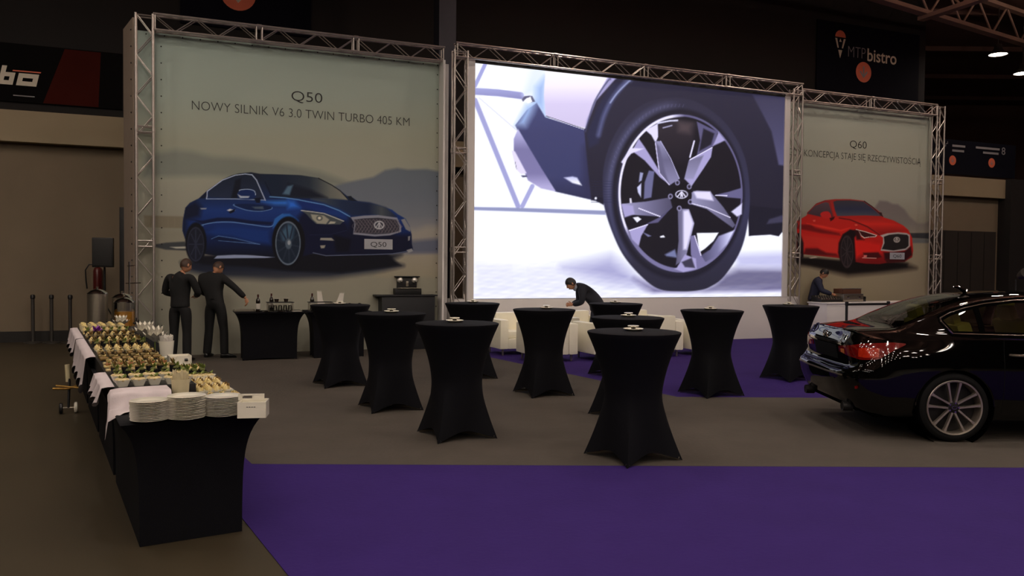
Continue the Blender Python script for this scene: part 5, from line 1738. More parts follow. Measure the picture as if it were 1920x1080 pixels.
arrow(1.80, 7.69, .34, OS + .007, M['sign_white'], t)
t = board('sign_board', 'long navy sign board with two small orange discs, right of the right banner', 23.0, 27.0, 4.82, 5.95, M['sign_navy'])
disc('orange_disc', 23.98, 5.27, .16, OS + .004, M['sign_orange'], t)
disc('orange_disc', 25.83, 5.29, .16, OS + .004, M['sign_orange'], t)
arrow(23.98, 5.27, .13, OS + .006, M['sign_grey'], t)
arrow(25.83, 5.29, .13, OS + .006, M['sign_grey'], t)
for s0, s1, z in ((23.95, 24.55, 5.72), (23.95, 24.5, 5.56), (25.05, 26.2, 5.73), (25.4, 26.15, 5.58)):
    flat(s0, s1, z, z + .07, OS + .005, M['sign_grey'], 'small_print', t)
mb = MB()
for k in range(4):
    a0, b0_ = 23.4 + k * .085, 5.54 + k * .085
    for (u0, v0, u1, v1) in ((a0, b0_, a0 + .085, b0_ + .022), (a0 + .063, b0_ + .022, a0 + .085, b0_ + .085)):
        mb.add([wall(u0, v0, OS + .005), wall(u1, v0, OS + .005), wall(u1, v1, OS + .005), wall(u0, v1, OS + .005)], [(0, 1, 2, 3)])
mb.build('stair_symbol', M['sign_grey'], t)
lettering('8', 26.3, 26.48, 5.6, OS + .005, .26, M['sign_grey'], t)

t.location = Vector(WD) * .2
# ------------------------------------------------------------------ the disc jockey's counter
t = thing('white_counter', 'white counter with the mixing desk, before the right banner', 'counter', wall(15.97, 0, 1.15), TH)
MB().box((0, 0, .42), (3.1, .06, .84)).build('front_panel', M['white_panel'], t, bevel=.004)
for s in (-1, 1):
    MB().box((s * 1.52, .3, .42), (.06, .54, .84)).build('side_panel', M['white_panel'], t, bevel=.004)
MB().box((0, .27, .855), (3.14, .64, .03)).build('worktop', M['white_panel'], t, bevel=.004)
cz = .872
def dj(s, o, z=cz):
    return wall(s, z, o)
t = thing('mixing_desk', 'tilted black mixing desk in front of the disc jockey', 'mixer', dj(14.79, .78), TH)
rot = Matrix.Rotation(.28, 3, 'X')
mb = MB()
mb.prism([(-.17, 0), (.17, 0), (.17, .15), (-.17, .05)], lambda y, z: Vector((-.32, y, z)), lambda y, z: Vector((.32, y, z)))
mb.build('case', M['black_plastic'], t, bevel=.006)
mb = MB()
for k in range(8):
    for j in range(3):
        yy = -.12 + j * .1
        mb.cyl((-.26 + k * .074, yy, .05 + (yy + .17) * .294), (-.26 + k * .074, yy, .075 + (yy + .17) * .294), .012, 8)
mb.build('knob', M['steel'], t, True)
t = thing('flight_case', 'open flight case with a brown lid on the white counter', 'case', dj(15.44, .78), TH)
MB().box((0, 0, .09), (.62, .36, .18)).build('case_body', M['steel'], t, bevel=.01)
MB().box((0, .02, .25), (.58, .30, .12)).build('lid', mat('brown_case_lid', (92, 58, 42), .5, vary=.1), t, bevel=.01)
ed = MB()
for z in (.01, .185, .315):
    ed.box((0, -.178 if z < .2 else -.13, z), (.62, .012, .016))
ed.build('edge_trim', M['alu'], t)
for k in (-.18, .18):
    MB().box((k, -.186, .11), (.07, .01, .04)).build('latch', M['chrome'], t, bevel=.004)
t = thing('small_speaker', 'small black box with a knob right of the flight case', 'box', dj(15.9, .78), TH)
MB().box((0, 0, .06), (.12, .12, .12)).build('case', M['black_plastic'], t, bevel=.01)
MB().cyl((0, 0, .12), (0, 0, .15), .02, 10).build('knob', M['black_plastic'], t, True)
# belt barrier in front of the counter
M['belt'] = mat('black_barrier_belt', (20, 18, 18), .7, vary=.2)
pa, pb = spot(1586, 640), spot(1720, 622)
for i, (p, lab) in enumerate(((spot(1586, 648), 'slim black barrier post before the white counter, left one'), (spot(1664, 645), 'slim black barrier post before the white counter, right one'))):
    t = thing('belt_barrier', lab, 'barrier', (p.x, p.y, .006), 0, 'belt barrier posts before the white counter')
    MB().lathe([(.0, 0), (.17, 0), (.17, .015), (.05, .035), (.0, .035)], 20).build('foot', M['black_plastic'], t, True)
    MB().cyl((0, 0, .03), (0, 0, .92), .028, 12).build('pole', M['black_plastic'], t, True)
    MB().lathe([(.034, .86), (.036, .87), (.036, .94), (.0, .95)], 14).build('head', M['black_plastic'], t, True)
p0, p1 = spot(1586, 648), spot(1664, 645)
d = (p1 - p0).normalized()
t = thing('barrier_belt', 'black belt stretched between the barrier posts before the white counter', 'belt', (p0.x, p0.y, 0))
mb = MB()
L = (p1 - p0).length
mb.prism([(.04, .865), (L - .04, .865), (L - .04, .915), (.04, .915)], lambda x, z: d * x + Vector((0, -.002, z)), lambda x, z: d * x + Vector((0, .002, z)))
mb.build('webbing', M['belt'], t)
# tripod spotlight standing in the dark at the right edge
c = spot(1902, 640)
t = thing('spotlight_stand', 'dark spotlight on a stand in the gloom at the right edge', 'spotlight', (c.x, c.y, 0))
MB().cyl((0, 0, .3), (0, 0, 1.45), .02, 8).build('pole', M['black_plastic'], t, True)
for k in range(3):
    a = 2 * PI * k / 3
    MB().tube([(0, 0, .6), (.4 * math.cos(a), .4 * math.sin(a), .012)], .012, 6).build('leg', M['black_plastic'], t, True)
MB().lathe([(.0, 0), (.07, .0), (.09, .05), (.12, .24), (.0, .22)], 18, (.02, -.1, 1.52), Matrix.Rotation(1.2, 3, 'X')).build('lamp_head', M['lamp_body'], t, True)
# ------------------------------------------------------------------ people
M['skin'] = mat('skin', (186, 132, 100), .55, vary=.08, scale=20)
M['hair_brown'] = mat('brown_hair', (62, 42, 30), .6, vary=.25, scale=60)
M['hair_black'] = mat('black_hair', (20, 17, 18), .5, vary=.25, scale=60)
M['shirt_black'] = mat('black_work_shirt', (12, 12, 14), .85, vary=.15, scale=14, bump=.12)
M['trouser_black'] = mat('black_trousers', (10, 10, 12), .85, vary=.15, scale=14, bump=.12)
M['suit_navy'] = mat('dark_navy_suit', (24, 26, 38), .8, vary=.12, scale=14, bump=.1)
M['shirt_blue'] = mat('dark_blue_sweater', (34, 38, 62), .85, vary=.12, scale=14, bump=.1)
M['collar_white'] = mat('pale_shirt_collar', (150, 156, 170), .7, vary=.05)
M['shoe'] = mat('black_shoe_leather', (14, 13, 13), .35, vary=.15, coat=.3)
M['eye'] = mat('dark_eye', (26, 20, 18), .2, vary=.05)
M['lip'] = mat('lip', (140, 78, 68), .5, vary=.05)

def skinned(chains, sub=2):
    """grow a smooth limb surface round joined bones; chains are lists of (point, radius); equal points join"""
    V, R, E, idx = [], [], [], {}
    for ch in chains:
        prev = None
        for p, r in ch:
            k = tuple(round(c, 4) for c in p)
            if k not in idx:
                idx[k] = len(V)
                V.append(p)
                R.append(r)
            if prev is not None and prev != idx[k]:
                E.append((prev, idx[k]))
            prev = idx[k]
    me = bpy.data.meshes.new('bones')
    me.from_pydata([tuple(v) for v in V], E, [])
    o = bpy.data.objects.new('bones', me)
    COL.objects.link(o)
    o.modifiers.new('skin', 'SKIN').use_smooth_shade = True
    for i, d in enumerate(me.skin_vertices[0].data):
        r = R[i]
        d.radius = r if isinstance(r, tuple) else (r, r)
        d.use_root = (i == 0)
    sb = o.modifiers.new('sub', 'SUBSURF')
    sb.levels = sb.render_levels = sub
    dg = bpy.context.evaluated_depsgraph_get()
    dg.update()
    res = bpy.data.meshes.new_from_object(o.evaluated_get(dg))
    bpy.data.objects.remove(o)
    bpy.data.meshes.remove(me)
    vs = [v.co.copy() for v in res.vertices]
    fs = [tuple(p.vertices) for p in res.polygons]
    bpy.data.meshes.remove(res)
    return vs, fs

def head_into(mb, c, fwd, upv):
    """a head with jaw, nose, eyes, mouth and ears; returns its axes"""
    f = Vector(fwd).normalized()
    r = f.cross(Vector(upv)).normalized()
    u = r.cross(f)
    R = Matrix((r, f, u)).transposed()
    rows = []
    nu, nv = 22, 16
    for i in range(nv + 1):
        th = PI * i / nv
        z = -math.cos(th)
        row = []
        for k in range(nu):
            a = 2 * PI * k / nu
            x, y = math.sin(th) * math.cos(a), math.sin(th) * math.sin(a)
            low = max(0, -z)
            sx = .076 * (1 - .26 * low ** 1.3)
            sy = .096 * (1 - .10 * low if y > 0 else 1 - .30 * low)
            px, py, pz = x * sx, y * sy, z * .118
            if y > .3 and -.75 < z < -.35:
                py += .008                                     # chin
            if y > .55 and .0 < z < .22:
                py -= .006                                     # eye sockets
            row.append(Vector(c) + R @ Vector((px, py, pz)))
        rows.append(row)
    mb.cur = 0
    mb.grid(rows, wrap=True)
    T = lambda x, y, z: Vector(c) + R @ Vector((x, y, z))
    mb.add([T(-.008, .088, .022), T(.008, .088, .022), T(.017, .09, -.03), T(-.017, .09, -.03), T(0, .118, -.026), T(0, .098, .02)],
           [(0, 1, 5), (0, 5, 4, 3), (1, 2, 4, 5), (3, 4, 2)])
    for s in (-1, 1):
        mb.ball(T(s * .077, -.008, -.005), (.011, .02, .032), 10, 6, R)
    mb.cur = 1
    for s in (-1, 1):
        mb.ball(T(s * .030, .083, .018), (.011, .008, .006), 8, 5, R)
        mb.tube([T(s * .014, .093, .036), T(s * .032, .091, .041), T(s * .05, .078, .034)], .004, 6)
    mb.cur = 2
    mb.tube([T(-.024, .084, -.062), T(0, .094, -.060), T(.024, .084, -.062)], .0045, 6)
    mb.cur = 0
    return R

def hair_mesh(c, R, thick=.010, line=.32, back=-.35):
    rows = []
    nu, nv = 24, 12
    for i in range(nv + 1):
        row = []
        for k in range(nu):
            a = 2 * PI * k / nu
            fr = max(0, math.sin(a))                           # 1 at the brow
            zmin = back + (line + .15 - back) * fr ** .7
            z = zmin + (1 - zmin) * (1 - (1 - i / nv) ** 1.6) if i < nv else 1.0
            z = min(z, 1)
            q = math.sqrt(max(0, 1 - z * z))
            low = max(0, -z)
            sy = .096 + thick if math.sin(a) > 0 else (.096 + thick) * (1 - .25 * low)
            row.append(Vector(c) + R @ Vector(((.076 + thick) * q * math.cos(a), sy * q * math.sin(a), (.118 + thick) * z)))
        rows.append(row)
    m = MB()
    m.grid(rows, wrap=True)
    return m

def hand_into(mb, wrist, d, palm_n, curl=.5, side=1):
    """palm, four unequal bent fingers and a thumb"""
    d = Vector(d).normalized()
    n = (Vector(palm_n) - d * d.dot(Vector(palm_n))).normalized()
    s = d.cross(n).normalized() * side
    w = Vector(wrist)
    vs, fs = skinned([[(w - d * .01, (.020, .026)), (w + d * .03, (.016, .032)), (w + d * .082, (.014, .038))]], 2)
    mb.add(vs, fs)
    for k, L in enumerate((.070, .080, .075, .058)):
        off = (k - 1.5) * .021
        p = w + d * .072 + s * (-off)
        ch = [(p, .0095)]
        dirv = d.copy()
        for j, q in enumerate((.45, .32, .23)):
            ang = curl * (.5 + .5 * j) + .04 * k
            dirv = (d * math.cos(ang) + n * math.sin(ang)).normalized()
            p = p + dirv * (L * q)
            ch.append((p, .0088 - .0012 * j))
        vs, fs = skinned([ch], 1)
        mb.add(vs, fs)
    p = w + d * .022 + s * .024
    ch = [(p, .012)]
    for j, q in enumerate((.034, .026, .02)):
        dv = (s * (.8 - .3 * j) + d * (.6 + .25 * j) + n * .35).normalized()
        p = p + dv * q
        ch.append((p, .0105 - .001 * j))
    vs, fs = skinned([ch], 1)
    mb.add(vs, fs)

def person(label, loc, rz, J, top, bottom, hair, head_f, head_u, cat='person', collar=None, curl=(.5, .5), jacket=False, hair_thick=.01, bulk=1.0):
    t = thing('person', label, cat, loc, rz, 'people working at the stand')
    V = {k: Vector(v) for k, v in J.items()}
    mb = MB()
    arms, legs = [], []
    for s in 'lr':
        arms.append([(V['chest'], (.10, .07)), (V['sh' + s], .050), ((V['sh' + s] + V['el' + s]) / 2, .052), (V['el' + s], .043), ((V['el' + s] * .45 + V['ha' + s] * .55), .041), (V['ha' + s], .028)])
        legs.append([(V['pelvis'], (.10, .08)), (V['hip' + s], .075), ((V['hip' + s] + V['kn' + s]) / 2, .066), (V['kn' + s], .056), ((V['kn' + s] * .6 + V['an' + s] * .4), .056), (V['an' + s], .037)])
    torso = [(V['pelvis'], (.10, .08)), (V['belly'], (.09, .07)), (V['chest'], (.10, .07)), (V['neck'], .058), (V['neck'] * .45 + V['head'] * .55 - Vector((0, 0, .045)), .056)]
    vs, fs = skinned([torso] + arms + legs, 2)
    mb.add(vs, fs)
    R = head_into(mb, V['head'], head_f, head_u)
    for i, s in enumerate('lr'):
        d = (V['ha' + s] - V['el' + s])
        n = J.get('palm' + s, (0, 0, -1))
        hand_into(mb, V['ha' + s], J.get('hd' + s, d), n, curl[i], 1 if s == 'r' else -1)
    mb.build('body', [M['skin'], M['eye'], M['lip']], t, True, angle=80)
    g = .013
    def up_r(ch, k=g):
        return [(p, (r[0] + k, r[1] + k) if isinstance(r, tuple) else r + k) for p, r in ch]
    tl = [(V['pelvis'] - Vector((0, 0, .07 if not jacket else .12)), (.168, .128)), (V['pelvis'], (.160, .120)), (V['belly'], (.148, .110)), (V['chest'], (.154, .108)), (V['neck'] - (V['neck'] - V['chest']) * .10, .066), (V['neck'] * .72 + V['head'] * .28 - Vector((0, 0, .03)), .056)]
    tl = [(p, (r[0] * bulk, r[1] * bulk) if isinstance(r, tuple) and i < 4 else r) for i, (p, r) in enumerate(tl)]
    slv = [[(V['chest'], (.154 * bulk, .108 * bulk)), (V['sh' + s], .068 * bulk), ((V['sh' + s] + V['el' + s]) / 2, .056 * bulk), (V['el' + s], .047), (V['el' + s] * .45 + V['ha' + s] * .55, .045), (V['el' + s] * .06 + V['ha' + s] * .94, .034)] for s in 'lr']
    vs, fs = skinned([up_r(tl)] + [up_r(a) for a in slv], 2)
    m = MB()
    m.add(vs, fs)
    m.build('jacket' if jacket else 'shirt', top, t, True, angle=80)
    vs, fs = skinned([[(V['pelvis'] + (V['belly'] - V['pelvis']) * .35, (.152, .116)), (V['pelvis'], (.160, .122))]] + [up_r([(l[0][0], (.160, .122)), (l[1][0], .092), (l[2][0], .080), (l[3][0], .064), (l[4][0], .066), (l[5][0], .062), (l[5][0] - Vector((0, 0, .03)), .060)], .012) for l in legs], 2)
    m = MB()
    m.add(vs, fs)
    m.build('trousers', bottom, t, True, angle=80)
    for s in 'lr':
        a, b = V['an' + s], V['to' + s]
        dd = (b - a)
        dd.z = 0
        dd.normalize()
        m = MB()
        rows = []
        for q, wv, hz in ((-.07, .030, .055), (-.05, .038, .085), (.02, .042, .10), (.08, .046, .075), (.14, .046, .055), (.185, .034, .042), (.20, .012, .03)):
            c = Vector((a.x, a.y, 0)) + dd * q
            sd = Vector((-dd.y, dd.x, 0))
            rows.append([c + sd * (wv * math.cos(w)) + Vector((0, 0, .006 + hz * (.5 + .5 * math.sin(w)))) for w in [2 * PI * k / 14 for k in range(14)]])
        m.grid(rows, wrap=True)
        m.add(rows[0], [tuple(range(14))])
        m.add(rows[-1], [tuple(range(14))[::-1]])
        m.build('shoe', M['shoe'], t, True, angle=60)
    hair_mesh(V['head'], R, hair_thick).build('hair', hair, t, True, angle=80)
    if collar is not None:
        m = MB()
        c = V['neck'] * .8 + V['head'] * .2 - Vector((0, 0, .03))
        ax = (V['head'] - V['neck']).normalized()
        m.lathe([(.078, -.02), (.066, .022), (.060, .022), (.07, -.02)], 20, c, ax.to_track_quat('Z', 'Y').to_matrix())
        m.build('collar', collar, t, True)
    return t

G0 = .006
c = spot(338, 678)
person('waiter in black shirt and trousers standing with his back to us, nearest to the buffet', (c.x, c.y, G0), -.12, dict(
    pelvis=(0, 0, .95), belly=(0, .01, 1.10), chest=(.0, .01, 1.32), neck=(.02, .03, 1.49), head=(.07, .065, 1.612),
    shl=(-.20, 0, 1.425), shr=(.20, .0, 1.425), ell=(-.30, .04, 1.15), elr=(.29, .06, 1.15), hal=(-.12, .28, 1.10), har=(.13, .29, 1.10),
    hipl=(-.10, 0, .90), hipr=(.10, 0, .90), knl=(-.12, .02, .49), knr=(.11, .02, .49), anl=(-.135, -.01, .09), anr=(.12, .0, .09), tol=(-.15, .2, .03), tor=(.14, .2, .03)),
    M['shirt_black'], M['trouser_black'], M['hair_brown'], (.45, .85, -.25), (0, .25, 1), hair_thick=.007)
c = spot(404, 671)
person('waiter in black reaching over the drinks table with his right arm, head bowed', (c.x, c.y, G0), -.25, dict(
    pelvis=(0, 0, .95), belly=(-.05, .03, 1.10), chest=(-.11, .06, 1.30), neck=(-.10, .10, 1.46), head=(-.06, .17, 1.575),
    shl=(-.30, .03, 1.40), shr=(.08, .09, 1.405), ell=(-.36, .12, 1.14), elr=(.29, .16, 1.22), hal=(-.22, .33, 1.05), har=(.45, .24, 1.035),
    hipl=(-.10, 0, .90), hipr=(.10, 0, .90), knl=(-.14, .02, .49), knr=(.15, .03, .49), anl=(-.16, -.01, .09), anr=(.18, .0, .09), tol=(-.19, .2, .03), tor=(.34, .12, .03),
    hdr=(.25, .1, -1)), M['shirt_black'], M['trouser_black'], M['hair_brown'], (.4, .75, -.65), (.1, .6, .8), hair_thick=.007, curl=(.5, .9))
person('man in a dark suit leaning forward over the white armchairs with clasped hands', (1.60, 15.15, G0), PI / 2 + .06, dict(
    pelvis=(0, -.03, .90), belly=(0, .03, 1.03), chest=(0, .24, 1.20), neck=(0, .38, 1.285), head=(0, .485, 1.325),
    shl=(-.18, .29, 1.255), shr=(.18, .29, 1.255), ell=(-.22, .30, .99), elr=(.22, .30, .99), hal=(-.045, .46, .93), har=(.045, .46, .93),
    hipl=(-.10, -.02, .86), hipr=(.10, -.02, .86), knl=(-.11, .05, .47), knr=(.11, .05, .47), anl=(-.12, -.06, .09), anr=(.12, -.06, .09), tol=(-.13, .15, .03), tor=(.13, .15, .03),
    hdl=(.1, 1, .05), hdr=(-.1, 1, .05), palml=(1, 0, -.3), palmr=(-1, 0, -.3)), M['suit_navy'], M['suit_navy'], M['hair_black'], (-.1, .8, -.6), (0, .6, .8), collar=M['collar_white'], jacket=True, curl=(.9, .9), bulk=1.24)
person('disc jockey in dark clothes bent over the mixing desk before the right banner', wall(14.87, G0, .27), -PI * .63, dict(
    pelvis=(0, -.02, .92), belly=(0, .01, 1.06), chest=(0, .08, 1.27), neck=(0, .14, 1.42), head=(0, .22, 1.535),
    shl=(-.20, .08, 1.38), shr=(.20, .08, 1.38), ell=(-.27, .18, 1.12), elr=(.27, .18, 1.12), hal=(-.13, .40, 1.035), har=(.15, .42, 1.04),
    hipl=(-.10, 0, .88), hipr=(.10, 0, .88), knl=(-.11, .02, .48), knr=(.11, .02, .48), anl=(-.12, -.02, .09), anr=(.12, -.02, .09), tol=(-.13, .18, .03), tor=(.13, .18, .03)),
    M['shirt_blue'], M['trouser_black'], M['hair_black'], (.1, .75, -.6), (0, .6, .8))
# ------------------------------------------------------------------ black saloon car (x forward from the tail, w across, z up)
CARX, CARY, CARR = 3.28, 8.57, math.radians(-2.0)
M['paint'] = mat('black_car_paint', (4, 4, 4), .5, vary=.05, coat=1.0, spec=0.0)
M['car_glass'] = glass_mat('tinted_car_glass', (.42, .42, .38), .07)
M['tyre'] = mat('black_tyre_rubber', (7, 7, 7), .75, vary=.2, scale=20, spec=.2)
M['rim'] = mat('machined_alloy', (196, 184, 170), .36, .9, vary=.1, scale=12)
M['rim_dark'] = mat('dark_wheel_pocket', (26, 24, 24), .5, .4, vary=.1)
M['tail_red'] = mat('red_tail_lamp', (104, 9, 7), .12, vary=.35, scale=40, coat=1.0)
M['tail_clear'] = mat('orange_tail_lamp_insert', (206, 120, 70), .15, vary=.2, scale=30, coat=1.0)
M['trim_dark'] = mat('matt_black_trim', (7, 7, 8), .8, vary=.15, spec=.15)
M['seat'] = mat('yellowish_seat_leather', (196, 190, 84), .6, vary=.12, scale=5)
M['cabin'] = mat('dark_cabin_lining', (20, 19, 18), .85, vary=.15)
M['liner'] = mat('wheel_arch_liner', (5, 5, 5), .9, vary=.1, spec=.0)

def crom(X, P, x):
    """smooth interpolation through control values"""
    X, P = np.asarray(X, float), np.asarray(P, float)
    sh = P.shape[1:]
    Q = P.reshape(len(X), -1)
    m = np.zeros_like(Q)
    d = np.diff(Q, axis=0) / np.diff(X)[:, None]
    m[1:-1] = (d[:-1] * np.diff(X)[1:, None] + d[1:] * np.diff(X)[:-1, None]) / (np.diff(X)[1:] + np.diff(X)[:-1])[:, None]
    m[0], m[-1] = d[0], d[-1]
    i = np.clip(np.searchsorted(X, x) - 1, 0, len(X) - 2)
    h = (X[i + 1] - X[i])[:, None]
    t = ((x - X[i])[:, None]) / h
    y = (2 * t ** 3 - 3 * t ** 2 + 1) * Q[i] + (t ** 3 - 2 * t ** 2 + t) * h * m[i] + (-2 * t ** 3 + 3 * t ** 2) * Q[i + 1] + (t ** 3 - t ** 2) * h * m[i + 1]
    return y.reshape((len(x),) + sh)

# side wall: rings from the tail's middle round the corner, along the flank, to the nose's middle; 8 levels from sill to shoulder
def side(x, sh, zs, w0=.86, b=.905, zlo=.20):
    return [(x, w0 - .06, zlo), (x, w0, zlo + .04), (x, b - .022, .37), (x, b - .006, .50), (x, b, .62), (x, b - .002, .74), (x, b - .018, .85), (x, sh, zs)]
RINGS = [
    [(.24, 0, .27), (.13, 0, .31), (.035, 0, .46), (.0, 0, .575), (.012, 0, .645), (.105, 0, .70), (.085, 0, .90), (.135, 0, 1.035)],
    [(.24, .42, .27), (.13, .42, .31), (.04, .42, .46), (.008, .42, .575), (.018, .42, .645), (.11, .42, .70), (.092, .42, .90), (.145, .42, 1.03)],
    [(.26, .64, .26), (.15, .66, .30), (.075, .68, .46), (.05, .69, .575), (.056, .685, .648), (.122, .672, .715), (.128, .66, .90), (.18, .64, 1.012)],
    [(.28, .74, .25), (.20, .77, .29), (.15, .80, .46), (.13, .805, .575), (.14, .80, .66), (.168, .785, .745), (.188, .77, .89), (.24, .745, .985)],
    [(.36, .80, .235), (.33, .84, .275), (.30, .868, .44), (.29, .875, .565), (.30, .872, .66), (.32, .862, .76), (.34, .842, .88), (.36, .81, .975)],
    [(.62, .80, .22), (.62, .85, .26), (.62, .888, .40), (.62, .898, .52), (.62, .90, .64), (.62, .895, .75), (.62, .878, .86), (.62, .845, .975)],
    side(1.07, .862, .985), side(1.6, .870, .985, .85, .895), side(2.2, .868, .978, .85, .89), side(2.9, .868, .965, .85, .895),
    side(3.4, .868, .945, .86, .905), side(3.92, .858, .905, .86, .91), side(4.3, .82, .84, .84, .89),
    [(4.52, .76, .21), (4.55, .80, .25), (4.56, .81, .38), (4.56, .81, .50), (4.55, .80, .60), (4.54, .79, .68), (4.52, .77, .74), (4.48, .73, .79)],
    [(4.68, .56, .21), (4.73, .58, .25), (4.74, .58, .38), (4.73, .58, .50), (4.72, .58, .60), (4.70, .57, .67), (4.68, .56, .72), (4.62, .54, .775)],
    [(4.72, 0, .22), (4.78, 0, .26), (4.80, 0, .38), (4.79, 0, .50), (4.78, 0, .60), (4.76, 0, .67), (4.73, 0, .72), (4.68, 0, .785)],
]
RT = [0]
for a, b in zip(RINGS[:-1], RINGS[1:]):
    RT.append(RT[-1] + math.dist(a[4], b[4]))
RT = np.array(RT)
LV = np.arange(8.0)
def wall_s(t, v):
    """points of the side wall for arrays t (along) and v (level)"""
    q = crom(RT, np.array(RINGS), np.atleast_1d(np.asarray(t, float)))
    out = np.zeros((len(q), len(v), 3)) if np.ndim(v) == 1 else None
    for i in range(len(q)):
        out[i] = crom(LV, q[i], np.asarray(v, float))
    return out
# upper body: stations (x shoulder, x middle, shoulder, belt, rail, middle height)
ST = [(.24, .135, (.745, .985), (.60, 1.018), (.40, 1.03), 1.035),
      (.42, .34, (.815, .975), (.70, 1.025), (.48, 1.052), 1.06),
      (.62, .55, (.845, .975), (.745, 1.03), (.57, 1.075), 1.085),
      (.84, .80, (.855, .98), (.775, 1.03), (.635, 1.165), 1.195),
      (1.07, 1.06, (.862, .985), (.795, 1.028), (.622, 1.262), 1.30),
      (1.35, 1.34, (.866, .985), (.80, 1.022), (.605, 1.338), 1.385),
      (1.7, 1.7, (.870, .985), (.80, 1.016), (.592, 1.382), 1.432),
      (2.2, 2.2, (.868, .978), (.798, 1.006), (.590, 1.388), 1.442),
      (2.65, 2.68, (.868, .97), (.798, .996), (.600, 1.352), 1.405),
      (2.95, 3.0, (.868, .962), (.80, .988), (.64, 1.245), 1.30),
      (3.25, 3.32, (.868, .95), (.80, .978), (.69, 1.12), 1.165),
      (3.5, 3.58, (.867, .94), (.79, .968), (.70, 1.005), 1.05),
      (3.92, 3.98, (.858, .905), (.76, .94), (.55, .965), 1.0),
      (4.3, 4.38, (.82, .84), (.70, .875), (.5, .905), .93),
      (4.48, 4.68, (.73, .79), (.60, .80), (.4, .795), .785)]
SX = np.array([s[0] for s in ST])
def st_curve(s):
    xs, xm, a, b, r, zc = s
    W = [a[0], b[0]]
    Z = [a[1], b[1]]
    for q in (.25, .5, .75, 1.0):
        bul = .012 * math.sin(q * PI)
        W.append(b[0] + (r[0] - b[0]) * q + bul * .6)
        Z.append(b[1] + (r[1] - b[1]) * q + bul)
    for q in (.12, .3, .55, .8, 1.0):
        W.append(r[0] * math.cos(q * PI / 2))
        Z.append(r[1] + (zc - r[1]) * math.sin(q * PI / 2))
    # edge points sit on the shoulder station, the middle on its own x
    X = [xs + (xm - xs) * (1 - (w / a[0]) ** 2) for w in W]
    return np.stack([X, W, Z], -1)
STC = np.array([st_curve(s) for s in ST])                # station x 11 x 3
TV = np.arange(11.0)
def top_s(x, v):
    q = crom(SX, STC, np.atleast_1d(np.asarray(x, float)))
    return np.stack([crom(TV, q[i], np.asarray(v, float)) for i in range(len(q))])

car = thing('car', 'black saloon car seen from its tail, cut off by the right edge of the photo', 'car', (CARX, CARY, .006), CARR)
def both(P):
    """mirror a point grid to the far flank"""
    Q = P.copy()
    Q[..., 1] *= -1
    return Q
WHX, WHZ, ARCH = (1.01, 3.915), .335, .372
def cut_build(name, grids, drop, m, parent=car, snap=True):
    mb = MB()
    for P in grids:
        h, w = P.shape[:2]
        flat_ = P.reshape(-1, 3).copy()
        fs = []
        keep = np.zeros(len(flat_), bool)
        for i in range(h - 1):
            for j in range(w - 1):
                q = (i * w + j, i * w + j + 1, (i + 1) * w + j + 1, (i + 1) * w + j)
                cc = flat_[list(q)].mean(0)
                if drop is not None and drop(cc):
                    continue
                fs.append(q)
        mb.add([tuple(p) for p in flat_], fs)
    me = mb.build(name, m, parent, True, angle=50)
    bm = bmesh.new()
    bm.from_mesh(me.data)
    bmesh.ops.delete(bm, geom=[v for v in bm.verts if not v.link_faces], context='VERTS')
    if snap:
        for v in bm.verts:
            if v.is_boundary and abs(v.co.y) > .7 and v.co.z < .75:
                for wx in WHX:
                    d = math.hypot(v.co.x - wx, v.co.z - WHZ)
                    if abs(d - ARCH) < .03 and d > 1e-4:
                        v.co.x = wx + (v.co.x - wx) * ARCH / d
                        v.co.z = WHZ + (v.co.z - WHZ) * ARCH / d
    bm.to_mesh(me.data)
    bm.free()
    return me
def in_arch(c):
    return any(math.hypot(c[0] - wx, c[2] - WHZ) < ARCH for wx in WHX) and abs(c[1]) > .6
tt = np.concatenate([np.linspace(0, RT[5], 60, endpoint=False), np.linspace(RT[5], RT[6] + .5, 60, endpoint=False), np.linspace(RT[6] + .5, RT[11] - .5, 60, endpoint=False), np.linspace(RT[11] - .5, RT[-1], 110)])
Wg = wall_s(tt, np.linspace(0, 7, 64))
cut_build('body_side', [Wg, both(Wg)], in_arch, M['paint'])
# window outlines seen from the side (x, z)
def pin(p, poly):
    x, z = p
    r = False
    for i in range(len(poly)):
        a, b = poly[i - 1], poly[i]
        if (a[1] > z) != (b[1] > z) and x < (b[0] - a[0]) * (z - a[1]) / (b[1] - a[1]) + a[0]:
            r = not r
    return r
WIN = [(1.03, 1.045), (.96, 1.17), (1.05, 1.225), (1.2, 1.275), (1.4, 1.32), (1.7, 1.358), (2.1, 1.368), (2.45, 1.345), (2.75, 1.275), (3.05, 1.15), (3.28, 1.035), (3.3, 1.0), (2.6, 1.015), (1.8, 1.033)]
WINs = [(x + (-.012 if x < 1.1 else .012 if x > 3 else 0), z + (-.010 if z < 1.05 else .010)) for x, z in WIN]
def drop_top(c):
    x, w, z = c[0], abs(c[1]), c[2]
    if w > .56 and pin((x, z), WINs) and w < .82:
        return True
    if .66 < x < 1.30 and w < .50 + .02 and z > 1.10:          # rear glass
        return True
    if 2.78 < x < 3.45 and w < .53 + (x - 2.78) * .12 and z > 1.06:
        return True
    return False
xt = np.concatenate([np.linspace(SX[0], .9, 56, endpoint=False), np.linspace(.9, 3.6, 190, endpoint=False), np.linspace(3.6, SX[-1], 50)])
Tg = top_s(xt, np.concatenate([np.linspace(0, 5, 56, endpoint=False), np.linspace(5, 10, 34)]))
cut_build('body_top', [Tg, both(Tg)], drop_top, M['paint'], snap=False)
